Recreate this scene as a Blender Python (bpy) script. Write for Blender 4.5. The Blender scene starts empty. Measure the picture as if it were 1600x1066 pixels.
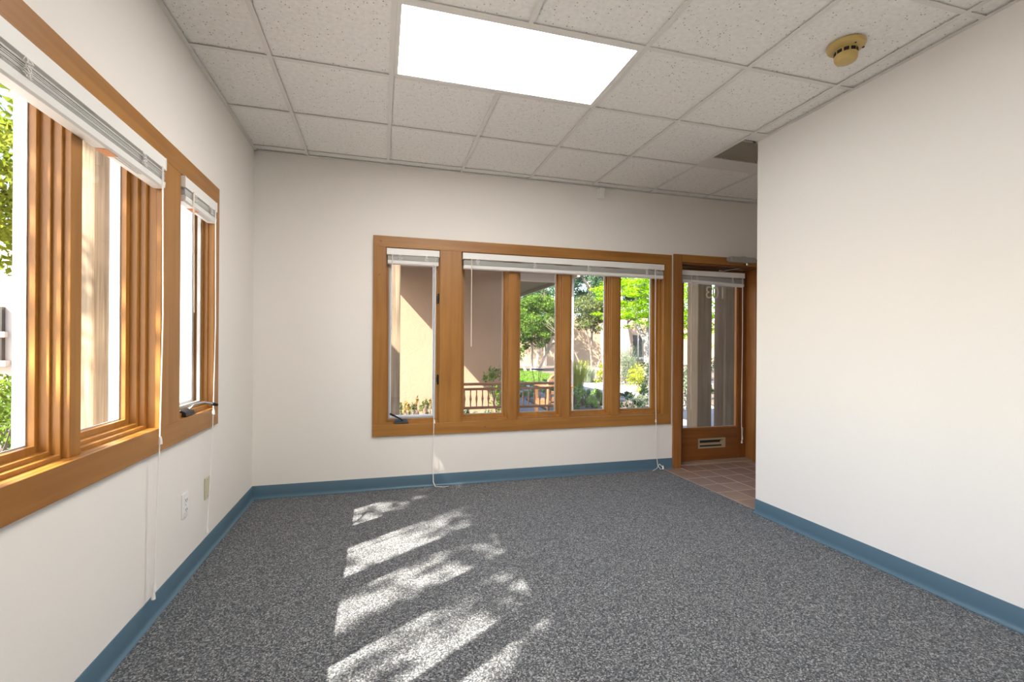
import bpy, bmesh, math, random
import numpy as np
from mathutils import Vector, Matrix

random.seed(7)
rng = np.random.default_rng(11)
S = bpy.context.scene
C = S.collection

# ------------------------------------------------------------------ camera
F_PX, YAW, HORIZON, ROLL, CAM_H = 728.68, 0.2738, 540.0, 0.0066, 1.1966
cam_d = bpy.data.cameras.new('camera')
cam_d.sensor_width = 36.0
cam_d.lens = F_PX / 1600 * 36.0
cam_d.shift_y = (HORIZON - 533) / 1600
cam_d.clip_start = 0.02
cam_d.clip_end = 300
cam = bpy.data.objects.new('camera', cam_d)
C.objects.link(cam)
cam.matrix_world = (Matrix.Translation((0, 0, CAM_H)) @ Matrix.Rotation(-YAW, 4, 'Z')
                    @ Matrix.Rotation(math.pi / 2, 4, 'X') @ Matrix.Rotation(ROLL, 4, 'Z'))
S.camera = cam

# ------------------------------------------------------------------ sky, sun, exposure
S.view_settings.view_transform = 'Standard'
S.view_settings.look = 'None'
S.view_settings.gamma = 1.0
S.view_settings.use_curve_mapping = False
S.view_settings.exposure = 0.58
SUN_DIR = Vector((1.0, 0.69, -1.10)).normalized()
w = bpy.data.worlds.new('world')
S.world = w
w.use_nodes = True
wn = w.node_tree
bg = wn.nodes['Background']
sky = wn.nodes.new('ShaderNodeTexSky')
sky.sky_type = 'NISHITA'
sky.sun_disc = False
sky.sun_elevation = math.asin(-SUN_DIR.z)
sky.sun_rotation = math.atan2(-SUN_DIR.x, -SUN_DIR.y)
sky.air_density = 1.0
sky.dust_density = 2.0
wn.links.new(sky.outputs[0], bg.inputs[0])
bg.inputs[1].default_value = 0.54
sl = bpy.data.lights.new('sun', 'SUN')
sl.energy = 20.0
sl.color = (1.0, 0.93, 0.82)
sl.angle = math.radians(0.53)
so = bpy.data.objects.new('sun', sl)
C.objects.link(so)
so.rotation_euler = SUN_DIR.to_track_quat('-Z', 'Y').to_euler()
so.location = (-8, -6, 10)

PANEL_EMIT = 14.8

# ------------------------------------------------------------------ room dimensions (metres)
D, L, R, E, HC = 3.9905, 0.9471, 2.6136, 2.7694, 2.681
YB = -2.8            # wall behind the camera
XA = 4.35            # right side of the entry alcove
WT = 0.148           # wall thickness


# ------------------------------------------------------------------ materials
def new_mat(name):
    m = bpy.data.materials.new(name)
    m.use_nodes = True
    nt = m.node_tree
    return m, nt, nt.nodes['Principled BSDF']


def plain(name, col, rough=0.5, metal=0.0, spec=0.5, bump=0.0, bscale=60.0, vary=0.0, vscale=4.0):
    m, nt, b = new_mat(name)
    b.inputs['Base Color'].default_value = (*col, 1)
    b.inputs['Roughness'].default_value = rough
    b.inputs['Metallic'].default_value = metal
    b.inputs['Specular IOR Level'].default_value = spec
    if bump or vary:
        tc = nt.nodes.new('ShaderNodeTexCoord')
    if vary:
        n = nt.nodes.new('ShaderNodeTexNoise')
        n.inputs['Scale'].default_value = vscale
        n.inputs['Detail'].default_value = 5
        nt.links.new(tc.outputs['Object'], n.inputs['Vector'])
        r = nt.nodes.new('ShaderNodeMapRange')
        r.inputs[3].default_value = 1 - vary
        r.inputs[4].default_value = 1 + vary
        nt.links.new(n.outputs[0], r.inputs[0])
        mx = nt.nodes.new('ShaderNodeMix')
        mx.data_type = 'RGBA'
        mx.blend_type = 'MULTIPLY'
        mx.inputs[0].default_value = 1
        mx.inputs[6].default_value = (*col, 1)
        nt.links.new(r.outputs[0], mx.inputs[7])
        nt.links.new(mx.outputs[2], b.inputs['Base Color'])
    if bump:
        n2 = nt.nodes.new('ShaderNodeTexNoise')
        n2.inputs['Scale'].default_value = bscale
        n2.inputs['Detail'].default_value = 4
        nt.links.new(tc.outputs['Object'], n2.inputs['Vector'])
        bp = nt.nodes.new('ShaderNodeBump')
        bp.inputs['Strength'].default_value = bump
        bp.inputs['Distance'].default_value = 0.01
        nt.links.new(n2.outputs[0], bp.inputs['Height'])
        nt.links.new(bp.outputs[0], b.inputs['Normal'])
    return m


def wood(name, c0, c1, axis, rough=0.42, scale=26.0, coat=0.06, bump=0.05):
    m, nt, b = new_mat(name)
    tc = nt.nodes.new('ShaderNodeTexCoord')
    mp = nt.nodes.new('ShaderNodeMapping')
    sc = [1.0, 1.0, 1.0]
    sc['xyz'.index(axis)] = 0.05
    mp.inputs['Scale'].default_value = sc
    nt.links.new(tc.outputs['Object'], mp.inputs['Vector'])
    n = nt.nodes.new('ShaderNodeTexNoise')
    n.inputs['Scale'].default_value = scale
    n.inputs['Detail'].default_value = 6
    n.inputs['Distortion'].default_value = 0.6
    nt.links.new(mp.outputs[0], n.inputs['Vector'])
    n2 = nt.nodes.new('ShaderNodeTexNoise')
    n2.inputs['Scale'].default_value = 2.2
    n2.inputs['Detail'].default_value = 3
    nt.links.new(tc.outputs['Object'], n2.inputs['Vector'])
    ad = nt.nodes.new('ShaderNodeMath')
    ad.operation = 'MULTIPLY_ADD'
    ad.inputs[1].default_value = 0.6
    nt.links.new(n.outputs[0], ad.inputs[0])
    ml = nt.nodes.new('ShaderNodeMath')
    ml.operation = 'MULTIPLY'
    ml.inputs[1].default_value = 0.4
    nt.links.new(n2.outputs[0], ml.inputs[0])
    nt.links.new(ml.outputs[0], ad.inputs[2])
    cr = nt.nodes.new('ShaderNodeValToRGB')
    cr.color_ramp.elements[0].position = 0.32
    cr.color_ramp.elements[0].color = (*c0, 1)
    cr.color_ramp.elements[1].position = 0.66
    cr.color_ramp.elements[1].color = (*c1, 1)
    nt.links.new(ad.outputs[0], cr.inputs[0])
    nt.links.new(cr.outputs[0], b.inputs['Base Color'])
    b.inputs['Roughness'].default_value = rough
    b.inputs['Coat Weight'].default_value = coat
    b.inputs['Coat Roughness'].default_value = 0.25
    bp = nt.nodes.new('ShaderNodeBump')
    bp.inputs['Strength'].default_value = bump
    bp.inputs['Distance'].default_value = 0.01
    nt.links.new(n.outputs[0], bp.inputs['Height'])
    nt.links.new(bp.outputs[0], b.inputs['Normal'])
    return m


def glass_mat(name, tint=(1, 1, 1), gloss=1.0):
    m = bpy.data.materials.new(name)
    m.use_nodes = True
    nt = m.node_tree
    nt.nodes.clear()
    out = nt.nodes.new('ShaderNodeOutputMaterial')
    tr = nt.nodes.new('ShaderNodeBsdfTransparent')
    tr.inputs[0].default_value = (*tint, 1)
    gl = nt.nodes.new('ShaderNodeBsdfGlossy')
    gl.inputs['Roughness'].default_value = 0.02
    lw = nt.nodes.new('ShaderNodeLayerWeight')     # Schlick reflectance, the same on both faces of the pane
    fr = nt.nodes.new('ShaderNodeMath')
    fr.operation = 'POWER'
    fr.inputs[1].default_value = 5
    nt.links.new(lw.outputs['Facing'], fr.inputs[0])
    ml = nt.nodes.new('ShaderNodeMath')
    ml.operation = 'MULTIPLY_ADD'
    ml.inputs[1].default_value = 0.7 * gloss
    ml.inputs[2].default_value = 0.035 * gloss
    mx = nt.nodes.new('ShaderNodeMixShader')
    nt.links.new(fr.outputs[0], ml.inputs[0])
    nt.links.new(ml.outputs[0], mx.inputs[0])
    nt.links.new(tr.outputs[0], mx.inputs[1])
    nt.links.new(gl.outputs[0], mx.inputs[2])
    nt.links.new(mx.outputs[0], out.inputs[0])
    return m


def leaf_mat(name, c0, c1, trans=0.45, scale=1.5):
    m = bpy.data.materials.new(name)
    m.use_nodes = True
    nt = m.node_tree
    nt.nodes.clear()
    out = nt.nodes.new('ShaderNodeOutputMaterial')
    tc = nt.nodes.new('ShaderNodeTexCoord')
    n = nt.nodes.new('ShaderNodeTexNoise')
    n.inputs['Scale'].default_value = scale
    n.inputs['Detail'].default_value = 6
    n.inputs['Roughness'].default_value = 0.8
    nt.links.new(tc.outputs['Object'], n.inputs['Vector'])
    cr = nt.nodes.new('ShaderNodeValToRGB')
    cr.color_ramp.elements[0].position = 0.36
    cr.color_ramp.elements[0].color = (*c0, 1)
    cr.color_ramp.elements[1].position = 0.64
    cr.color_ramp.elements[1].color = (*c1, 1)
    nt.links.new(n.outputs[0], cr.inputs[0])
    df = nt.nodes.new('ShaderNodeBsdfDiffuse')
    tl = nt.nodes.new('ShaderNodeBsdfTranslucent')
    nt.links.new(cr.outputs[0], df.inputs[0])
    nt.links.new(cr.outputs[0], tl.inputs[0])
    mx = nt.nodes.new('ShaderNodeMixShader')
    mx.inputs[0].default_value = trans
    nt.links.new(df.outputs[0], mx.inputs[1])
    nt.links.new(tl.outputs[0], mx.inputs[2])
    nt.links.new(mx.outputs[0], out.inputs[0])
    return m


def carpet_mat():
    m, nt, b = new_mat('carpet')
    tc = nt.nodes.new('ShaderNodeTexCoord')
    n = nt.nodes.new('ShaderNodeTexNoise')
    n.inputs['Scale'].default_value = 150
    n.inputs['Detail'].default_value = 3
    n.inputs['Roughness'].default_value = 0.8
    nt.links.new(tc.outputs['Object'], n.inputs['Vector'])
    v = nt.nodes.new('ShaderNodeTexVoronoi')
    v.inputs['Scale'].default_value = 200
    nt.links.new(tc.outputs['Object'], v.inputs['Vector'])
    sep = nt.nodes.new('ShaderNodeSeparateColor')
    nt.links.new(v.outputs['Color'], sep.inputs[0])
    mixf = nt.nodes.new('ShaderNodeMath')
    mixf.operation = 'MULTIPLY_ADD'
    mixf.inputs[1].default_value = 0.55
    nt.links.new(sep.outputs[0], mixf.inputs[0])
    m2 = nt.nodes.new('ShaderNodeMath')
    m2.operation = 'MULTIPLY'
    m2.inputs[1].default_value = 0.5
    nt.links.new(n.outputs[0], m2.inputs[0])
    nt.links.new(m2.outputs[0], mixf.inputs[2])
    cr = nt.nodes.new('ShaderNodeValToRGB')
    e = cr.color_ramp.elements
    e[0].position = 0.2
    e[0].color = (0.014, 0.016, 0.019, 1)
    e[1].position = 0.95
    e[1].color = (0.55, 0.55, 0.53, 1)
    a = e.new(0.45)
    a.color = (0.062, 0.067, 0.074, 1)
    a = e.new(0.68)
    a.color = (0.155, 0.162, 0.168, 1)
    nt.links.new(mixf.outputs[0], cr.inputs[0])
    nt.links.new(cr.outputs[0], b.inputs['Base Color'])
    b.inputs['Roughness'].default_value = 0.95
    b.inputs['Specular IOR Level'].default_value = 0.1
    b.inputs['Sheen Weight'].default_value = 0.15
    bp = nt.nodes.new('ShaderNodeBump')
    bp.inputs['Strength'].default_value = 0.5
    bp.inputs['Distance'].default_value = 0.004
    nt.links.new(mixf.outputs[0], bp.inputs['Height'])
    nt.links.new(bp.outputs[0], b.inputs['Normal'])
    return m


def acoustic_mat():
    m, nt, b = new_mat('acoustic_tile')
    geo = nt.nodes.new('ShaderNodeNewGeometry')
    v = nt.nodes.new('ShaderNodeTexVoronoi')
    v.inputs['Scale'].default_value = 75
    v.inputs['Randomness'].default_value = 1.0
    nt.links.new(geo.outputs['Position'], v.inputs['Vector'])
    sep = nt.nodes.new('ShaderNodeSeparateColor')
    nt.links.new(v.outputs['Color'], sep.inputs[0])
    rad = nt.nodes.new('ShaderNodeMapRange')       # each cell has a pinhole of its own size, most have none
    rad.inputs[1].default_value = 0.45
    rad.inputs[2].default_value = 1.0
    rad.inputs[3].default_value = 0.0
    rad.inputs[4].default_value = 0.26
    nt.links.new(sep.outputs[0], rad.inputs[0])
    lt = nt.nodes.new('ShaderNodeMath')
    lt.operation = 'LESS_THAN'
    nt.links.new(v.outputs['Distance'], lt.inputs[0])
    nt.links.new(rad.outputs[0], lt.inputs[1])
    n = nt.nodes.new('ShaderNodeTexNoise')
    n.inputs['Scale'].default_value = 45
    n.inputs['Detail'].default_value = 5
    nt.links.new(geo.outputs['Position'], n.inputs['Vector'])
    cr = nt.nodes.new('ShaderNodeValToRGB')
    cr.color_ramp.elements[0].position = 0.35
    cr.color_ramp.elements[0].color = (0.87, 0.85, 0.815, 1)
    cr.color_ramp.elements[1].position = 0.65
    cr.color_ramp.elements[1].color = (0.95, 0.93, 0.895, 1)
    nt.links.new(n.outputs[0], cr.inputs[0])
    mx = nt.nodes.new('ShaderNodeMix')
    mx.data_type = 'RGBA'
    mx.inputs[7].default_value = (0.30, 0.26, 0.22, 1)
    nt.links.new(lt.outputs[0], mx.inputs[0])
    nt.links.new(cr.outputs[0], mx.inputs[6])
    nt.links.new(mx.outputs[2], b.inputs['Base Color'])
    b.inputs['Roughness'].default_value = 0.95
    b.inputs['Specular IOR Level'].default_value = 0.15
    bp = nt.nodes.new('ShaderNodeBump')
    bp.inputs['Strength'].default_value = 0.3
    bp.inputs['Distance'].default_value = 0.004
    nt.links.new(n.outputs[0], bp.inputs['Height'])
    nt.links.new(bp.outputs[0], b.inputs['Normal'])
    return m


def emit_mat(name, col, k):
    m = bpy.data.materials.new(name)
    m.use_nodes = True
    nt = m.node_tree
    nt.nodes.clear()
    o = nt.nodes.new('ShaderNodeOutputMaterial')
    e = nt.nodes.new('ShaderNodeEmission')
    e.inputs[0].default_value = (*col, 1)
    e.inputs[1].default_value = k
    nt.links.new(e.outputs[0], o.inputs[0])
    return m


W0, W1 = (0.27, 0.105, 0.014), (0.40, 0.180, 0.034)
M = dict(
    wall=plain('wall_paint', (0.84, 0.80, 0.745), 0.6, spec=0.3, bump=0.04, bscale=90),
    wall_r=plain('wall_paint_pale', (0.84, 0.825, 0.79), 0.55, spec=0.3, bump=0.04, bscale=90),
    wood_z=wood('wood_upright', W0, W1, 'z'),
    wood_x=wood('wood_along_x', W0, W1, 'x'),
    wood_y=wood('wood_along_y', W0, W1, 'y'),
    door=wood('door_wood', (0.15, 0.047, 0.008), (0.25, 0.088, 0.015), 'z', rough=0.34),
    door_x=wood('door_wood_rail', (0.15, 0.047, 0.008), (0.25, 0.088, 0.015), 'x', rough=0.34),
    jamb=wood('door_jamb_wood', (0.24, 0.085, 0.016), (0.36, 0.148, 0.036), 'z'),
    timber=wood('rough_timber', (0.10, 0.072, 0.045), (0.30, 0.225, 0.145), 'z', rough=0.9, scale=30, coat=0, bump=0.6),
    timber_gray=wood('weathered_timber', (0.15, 0.105, 0.060), (0.27, 0.20, 0.125), 'z', rough=0.9, scale=30, coat=0, bump=0.4),
    bench=wood('railing_wood', (0.16, 0.07, 0.028), (0.30, 0.14, 0.06), 'x', rough=0.5),
    chairwood=wood('chair_wood', (0.13, 0.058, 0.020), (0.21, 0.100, 0.040), 'z', rough=0.5),
    carpet=carpet_mat(),
    tile=acoustic_mat(),
    tee=plain('ceiling_tee_paint', (0.80, 0.775, 0.735), 0.5),
    plenum=plain('plenum', (0.12, 0.11, 0.10), 0.9),
    base=plain('blue_vinyl', (0.080, 0.150, 0.205), 0.36, spec=0.5),
    quarry=plain('quarry_tile', (0.27, 0.175, 0.130), 0.5, vary=0.22, vscale=5, bump=0.05, bscale=40),
    quarry2=plain('quarry_tile_pale', (0.31, 0.215, 0.155), 0.5, vary=0.22, vscale=5, bump=0.05, bscale=40),
    quarry3=plain('quarry_tile_dark', (0.24, 0.15, 0.115), 0.5, vary=0.22, vscale=5, bump=0.05, bscale=40),
    grout=plain('grout', (0.56, 0.44, 0.35), 0.9),
    white=plain('white_enamel', (0.82, 0.80, 0.76), 0.4),
    slat=plain('slat_enamel', (0.60, 0.59, 0.555), 0.4),
    clad=plain('white_cladding', (0.80, 0.83, 0.86), 0.4),
    screen=plain('grey_aluminium', (0.42, 0.42, 0.41), 0.4, metal=0.3),
    cord=plain('white_cord', (0.85, 0.82, 0.78), 0.7),
    wand=plain('clear_wand', (0.80, 0.70, 0.58), 0.25),
    bronze=plain('dark_bronze', (0.022, 0.022, 0.024), 0.35, metal=0.5),
    silver=plain('silver_paint', (0.50, 0.48, 0.45), 0.35, metal=0.55),
    steel=plain('steel', (0.6, 0.58, 0.55), 0.25, metal=0.9),
    brass=plain('pale_brass', (0.50, 0.40, 0.25), 0.35, metal=0.5),
    black=plain('black_void', (0.012, 0.010, 0.009), 0.8),
    yellowed=plain('yellowed_plastic', (0.56, 0.40, 0.13), 0.35),
    beige=plain('beige_plastic', (0.60, 0.54, 0.38), 0.4),
    outlet=plain('outlet_white', (0.84, 0.82, 0.79), 0.35),
    orange=plain('orange_print', (0.62, 0.24, 0.08), 0.6),
    greyprint=plain('grey_print', (0.5, 0.48, 0.46), 0.6),
    numeral=plain('cream_vinyl', (0.62, 0.54, 0.38), 0.5),
    grille=plain('grille_metal', (0.60, 0.54, 0.45), 0.5),
    glass=glass_mat('pane_glass'),
    panel=emit_mat('lit_diffuser', (1.0, 0.98, 0.95), PANEL_EMIT),
    stucco=plain('tan_stucco', (0.27, 0.185, 0.125), 0.95, spec=0.1, bump=0.5, bscale=25, vary=0.10, vscale=2),
    stucco_far=plain('far_stucco', (0.30, 0.225, 0.16), 0.95, spec=0.1, bump=0.5, bscale=25, vary=0.10, vscale=2),
    stucco_white=plain('pale_stucco', (0.46, 0.41, 0.36), 0.95, spec=0.1, bump=0.3, bscale=25),
    soffit=plain('brown_soffit', (0.20, 0.145, 0.10), 0.8),
    fascia=plain('cream_fascia', (0.40, 0.33, 0.25), 0.7),
    paving=plain('paving', (0.24, 0.225, 0.22), 0.9, vary=0.2, vscale=1.5),
    patio=plain('pale_concrete', (0.52, 0.50, 0.465), 0.9, vary=0.12, vscale=1.5),
    gravel=plain('gravel', (0.17, 0.14, 0.11), 0.95, vary=0.3, vscale=9, bump=0.6, bscale=40),
    soil=plain('soil', (0.10, 0.075, 0.055), 1.0, vary=0.5, vscale=3, bump=0.8, bscale=9),
    bark=plain('bark', (0.15, 0.12, 0.10), 0.95, vary=0.4, vscale=8, bump=0.8, bscale=20),
    bark_pale=plain('pale_bark', (0.33, 0.28, 0.24), 0.95, vary=0.5, vscale=5, bump=0.8, bscale=16),
    bark_grey=plain('grey_bark', (0.20, 0.19, 0.175), 0.95, vary=0.35, vscale=5, bump=0.8, bscale=16),
    stone=plain('garden_stone', (0.32, 0.27, 0.22), 0.95, vary=0.2, vscale=5, bump=0.6, bscale=12),
    darkglass=plain('dark_window', (0.03, 0.035, 0.04), 0.1),
    leaf_mid=leaf_mat('leaf_mid', (0.025, 0.075, 0.012), (0.17, 0.27, 0.04)),
    leaf_bright=leaf_mat('leaf_bright', (0.14, 0.30, 0.008), (0.32, 0.48, 0.015), trans=0.55),
    leaf_yard=leaf_mat('leaf_yard', (0.10, 0.16, 0.012), (0.30, 0.34, 0.05)),
    leaf_blue=leaf_mat('leaf_blue', (0.02, 0.055, 0.03), (0.10, 0.19, 0.10)),
    leaf_olive=leaf_mat('leaf_olive', (0.06, 0.09, 0.025), (0.20, 0.23, 0.09)),
    leaf_grass=leaf_mat('leaf_grass', (0.05, 0.13, 0.015), (0.17, 0.30, 0.03)),
    leaf_yellow=leaf_mat('leaf_yellow', (0.20, 0.26, 0.02), (0.42, 0.42, 0.06)),
    leaf_sage=leaf_mat('leaf_sage', (0.10, 0.14, 0.10), (0.30, 0.34, 0.22)),
    leaf_dry=leaf_mat('leaf_dry', (0.16, 0.11, 0.03), (0.34, 0.27, 0.09)),
    leaf_dark=leaf_mat('leaf_dark', (0.012, 0.03, 0.015), (0.05, 0.085, 0.045)),
    leaf_ground=leaf_mat('leaf_ground', (0.10, 0.24, 0.06), (0.34, 0.46, 0.16)),
)


# ------------------------------------------------------------------ mesh helpers
def back(s, d, z):   # local (along wall, outward depth, up) -> world, on the back wall
    return (s, D + d, z)


def left(s, d, z):   # same on the left wall
    return (-L - d, s, z)


def world(x, y, z):
    return (x, y, z)


class MB:
    """collects pieces of one mesh object"""

    def __init__(self, f=world):
        self.v, self.fc, self.f = [], [], f

    def add(self, vs, fs):
        o = len(self.v)
        self.v += [self.f(*p) for p in vs]
        self.fc += [tuple(i + o for i in q) for q in fs]
        return self

    def box(self, a0, a1, b0, b1, c0, c1):
        vs = [(a, b, c) for a in (a0, a1) for b in (b0, b1) for c in (c0, c1)]
        return self.add(vs, [(0, 1, 3, 2), (4, 6, 7, 5), (0, 4, 5, 1), (2, 3, 7, 6), (0, 2, 6, 4), (1, 5, 7, 3)])

    def frame(self, a0, a1, c0, c1, wl, wr, wb, wt, b0, b1):
        """rectangular ring in the (a,c) plane between depths b0 and b1"""
        o = [(a0, c0), (a1, c0), (a1, c1), (a0, c1)]
        i = [(a0 + wl, c0 + wb), (a1 - wr, c0 + wb), (a1 - wr, c1 - wt), (a0 + wl, c1 - wt)]
        vs = [(p[0], b, p[1]) for b in (b0, b1) for p in o + i]
        fs = []
        for k in range(4):
            n = (k + 1) % 4
            fs += [(k, n, 4 + n, 4 + k), (8 + n, 8 + k, 12 + k, 12 + n),
                   (k, 8 + k, 8 + n, n), (4 + k, 4 + n, 12 + n, 12 + k)]
        return self.add(vs, fs)

    def tube(self, pts, rads, n=8, cap=True):
        pts = [Vector(p) for p in pts]
        if not hasattr(rads, '__len__'):
            rads = [rads] * len(pts)
        vs, fs = [], []
        prev = None
        for k, p in enumerate(pts):
            t = (pts[min(k + 1, len(pts) - 1)] - pts[max(k - 1, 0)])
            t = t.normalized() if t.length > 1e-9 else Vector((0, 0, 1))
            if prev is None:
                a = t.orthogonal().normalized()
            else:
                a = (prev - t * prev.dot(t))
                a = a.normalized() if a.length > 1e-6 else t.orthogonal().normalized()
            prev = a
            b = t.cross(a)
            for q in range(n):
                an = 2 * math.pi * q / n
                vs.append(tuple(p + (a * math.cos(an) + b * math.sin(an)) * rads[k]))
        for k in range(len(pts) - 1):
            for q in range(n):
                r = (q + 1) % n
                fs.append((k * n + q, k * n + r, (k + 1) * n + r, (k + 1) * n + q))
        if cap:
            fs.append(tuple(range(n))[::-1])
            fs.append(tuple((len(pts) - 1) * n + q for q in range(n)))
        return self.add(vs, fs)

    def lathe(self, c, prof, n=32, axis='z'):
        """prof: list of (radius, height) from c; a radius of 0 closes it"""
        vs, fs = [], []
        for r, h in prof:
            for q in range(n):
                an = 2 * math.pi * q / n
                if axis == 'z':
                    vs.append((c[0] + r * math.cos(an), c[1] + r * math.sin(an), c[2] + h))
                else:
                    vs.append((c[0] + r * math.cos(an), c[1] + h, c[2] + r * math.sin(an)))
        for k in range(len(prof) - 1):
            for q in range(n):
                r = (q + 1) % n
                fs.append((k * n + q, k * n + r, (k + 1) * n + r, (k + 1) * n + q))
        return self.add(vs, fs)

    def sweep(self, prof, p0, p1, out, up=(0, 0, 1)):
        """profile (outward, up) pairs extruded from p0 to p1"""
        o, u = Vector(out), Vector(up)
        n = len(prof)
        vs = [tuple(Vector(p) + o * a + u * b) for p in (p0, p1) for a, b in prof]
        fs = [(k, (k + 1) % n, n + (k + 1) % n, n + k) for k in range(n)]
        fs += [tuple(range(n))[::-1], tuple(range(n, 2 * n))]
        return self.add(vs, fs)

    def build(self, name, mat, parent=None, smooth=False, bevel=0.0):
        me = bpy.data.meshes.new(name)
        me.from_pydata(self.v, [], self.fc)
        bm = bmesh.new()
        bm.from_mesh(me)
        bmesh.ops.remove_doubles(bm, verts=bm.verts, dist=1e-6)
        bmesh.ops.recalc_face_normals(bm, faces=bm.faces)
        if bevel:
            bmesh.ops.bevel(bm, geom=[e for e in bm.edges if len(e.link_faces) == 2 and e.calc_face_angle(0) > 0.6],
                            offset=bevel, segments=2, affect='EDGES', profile=0.6)
        bm.to_mesh(me)
        bm.free()
        if smooth:
            me.polygons.foreach_set('use_smooth', [True] * len(me.polygons))
            try:
                me.set_sharp_from_angle(angle=0.7)
            except Exception:
                pass
        me.materials.append(M[mat])
        return link(name, me, parent)


def link(name, me, parent=None):
    o = bpy.data.objects.new(name, me)
    C.objects.link(o)
    if parent is not None:
        o.parent = parent
        if 'origin' in parent:
            o.matrix_parent_inverse = Matrix.Translation(-Vector(parent['origin']))
    return o


def thing(name, loc, label, cat, group=None, kind=None):
    o = bpy.data.objects.new(name, None)
    C.objects.link(o)
    o.location = loc
    o.empty_display_size = 0.1
    o['origin'] = [float(q) for q in loc]
    if label:
        o['label'] = label
    if cat:
        o['category'] = cat
    if group:
        o['group'] = group
    if kind:
        o['kind'] = kind
    return o


def tag(o, label, cat, group=None):
    o['label'] = label
    o['category'] = cat
    if group:
        o['group'] = group
    return o


def struct(o, label, cat):
    o['kind'] = 'structure'
    o['label'] = label
    o['category'] = cat
    return o


# ================================================================== STRUCTURE
# --- window openings
BW = dict(z0=0.538, z1=2.000, units=[(0.036, 0.478), (0.662, 2.650)], out=(-0.065, 2.735, 0.440, 2.092))
LWY0 = -0.42
LW = dict(z0=0.826, z1=2.012, units=[(-2.44, -1.975), (-1.772, 2.380), (2.585, 3.048)], out=(-2.54, 3.137, 0.722, 2.112))  # window carried on unseen behind the viewpoint to admit more daylight
DOOR = (2.851, 3.775, 2.031)     # opening: x0, x1, top


def wall_with_holes(name, f, s0, s1, z0, z1, holes, mat, label):
    """wall slab of thickness WT outward from depth 0; holes (a0,a1,c0,c1) sorted along s, not overlapping"""
    mb = MB(f)
    cur = s0
    for a0, a1, c0, c1 in sorted(holes):
        if a0 > cur:
            mb.box(cur, a0, 0, WT, z0, z1)
        if c0 > z0:
            mb.box(a0, a1, 0, WT, z0, c0)
        mb.box(a0, a1, 0, WT, c1, z1)
        cur = a1
    mb.box(cur, s1, 0, WT, z0, z1)
    return struct(mb.build(name, mat), label, 'wall')


ZT = 2.95
wall_with_holes('wall_back', back, -L - WT, XA, -0.15, ZT,
                [(a, b, BW['z0'], BW['z1']) for a, b in BW['units']] + [(DOOR[0], DOOR[1], -0.15, DOOR[2])],
                'wall', 'cream painted wall holding the wide wooden window and the glazed door')
wall_with_holes('wall_left', left, YB, D, -0.15, ZT,
                [(a, b, LW['z0'], LW['z1']) for a, b in LW['units']],
                'wall', 'cream painted side wall with the sunlit window and the electrical outlet')
mb = MB()
mb.add([(R, YB, -0.15), (XA, YB, -0.15), (XA, E, -0.15), (R, E, -0.15),
        (R, YB, ZT), (XA, YB, ZT), (XA, E, ZT), (R, E, ZT)],
       [(0, 1, 2, 3), (4, 5, 6, 7), (0, 1, 5, 4), (1, 2, 6, 5), (2, 3, 7, 6), (3, 0, 4, 7)])
struct(mb.build('wall_right', 'wall_r', bevel=0.003), 'blank pale cream partition wall ending at the tiled entry', 'wall')
struct(MB().box(-L - WT, XA, YB - WT, YB, -0.15, ZT).build('wall_front', 'wall'),
       'cream wall behind the viewpoint', 'wall')
struct(MB().box(XA, XA + WT, E - 0.2, D + WT, -0.15, ZT).build('wall_entry', 'wall'),
       'cream side wall of the tiled entry', 'wall')

# --- floor: carpet and quarry tile
TX0 = 2.655
floor = struct(MB().box(-L, TX0, YB, D, -0.15, 0.0).build('floor', 'carpet'),
               'charcoal grey speckled loop-pile carpet floor', 'floor')
ent = struct(MB().box(TX0, XA, E, D + WT, -0.15, -0.0012).build('floor_entry', 'grout'),
             'entry floor of brown quarry tiles with pale grout by the door', 'floor')
TP = 0.2025
full = None
quarry = {}
tile_names = ['quarry', 'quarry2', 'quarry3']
xs = [TX0 + 0.004] + [2.852 + TP * k for k in range(0, 8)] + [XA]
ys = [E + 0.004] + [3.0275 + TP * k for k in range(0, 6)]
for i in range(len(xs) - 1):
    for j in range(len(ys) - 1):
        x0, x1, y0, y1 = xs[i] + .0045, xs[i + 1] - .0045, ys[j] + .0045, ys[j + 1] - .0045
        if x1 > XA:
            x1 = XA
        if x1 - x0 < 0.01:
            continue
        key = (round(x1 - x0, 3), round(y1 - y0, 3), random.randrange(3))
        if key not in quarry:
            b_ = MB().box(-(x1 - x0) / 2, (x1 - x0) / 2, -(y1 - y0) / 2, (y1 - y0) / 2, -0.012, 0.0)
            o = b_.build('tile', tile_names[key[2]], ent, bevel=0.0015)
            quarry[key] = o.data
        else:
            o = link('tile', quarry[key], ent)
        o.location = ((x0 + x1) / 2, (y0 + y1) / 2, random.uniform(-0.0006, 0.0006))
# door sill of the same clay
MB().box(DOOR[0], DOOR[1], D + 0.055, D + .23, -0.02, 0.014).build('door_sill', 'quarry2', ent, bevel=0.003)

# --- ceiling: slab with grid of tees and lay-in tiles
T = 0.6096
GX0, GY0 = 0.0457, 2.6674
ceiling = struct(MB().box(-L - WT, XA + WT, YB - WT, D + WT, HC + 0.16, HC + 0.27).build('ceiling', 'plenum'),
                 'suspended ceiling of speckled white acoustic tiles in a pale metal grid', 'ceiling')
gx = [-L + 0.0] + [GX0 + i * T for i in range(-1, 7)] + [XA]
gy = [YB] + [GY0 + j * T for j in range(-8, 3)] + [D]
TW = 0.012


def in_room(xc, yc):
    return not (xc > R and yc < E)


LIGHTS = [(0, -1), (0, -5)]            # (column, row) of two-tile fixtures; the second is added unseen as fill light


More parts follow.
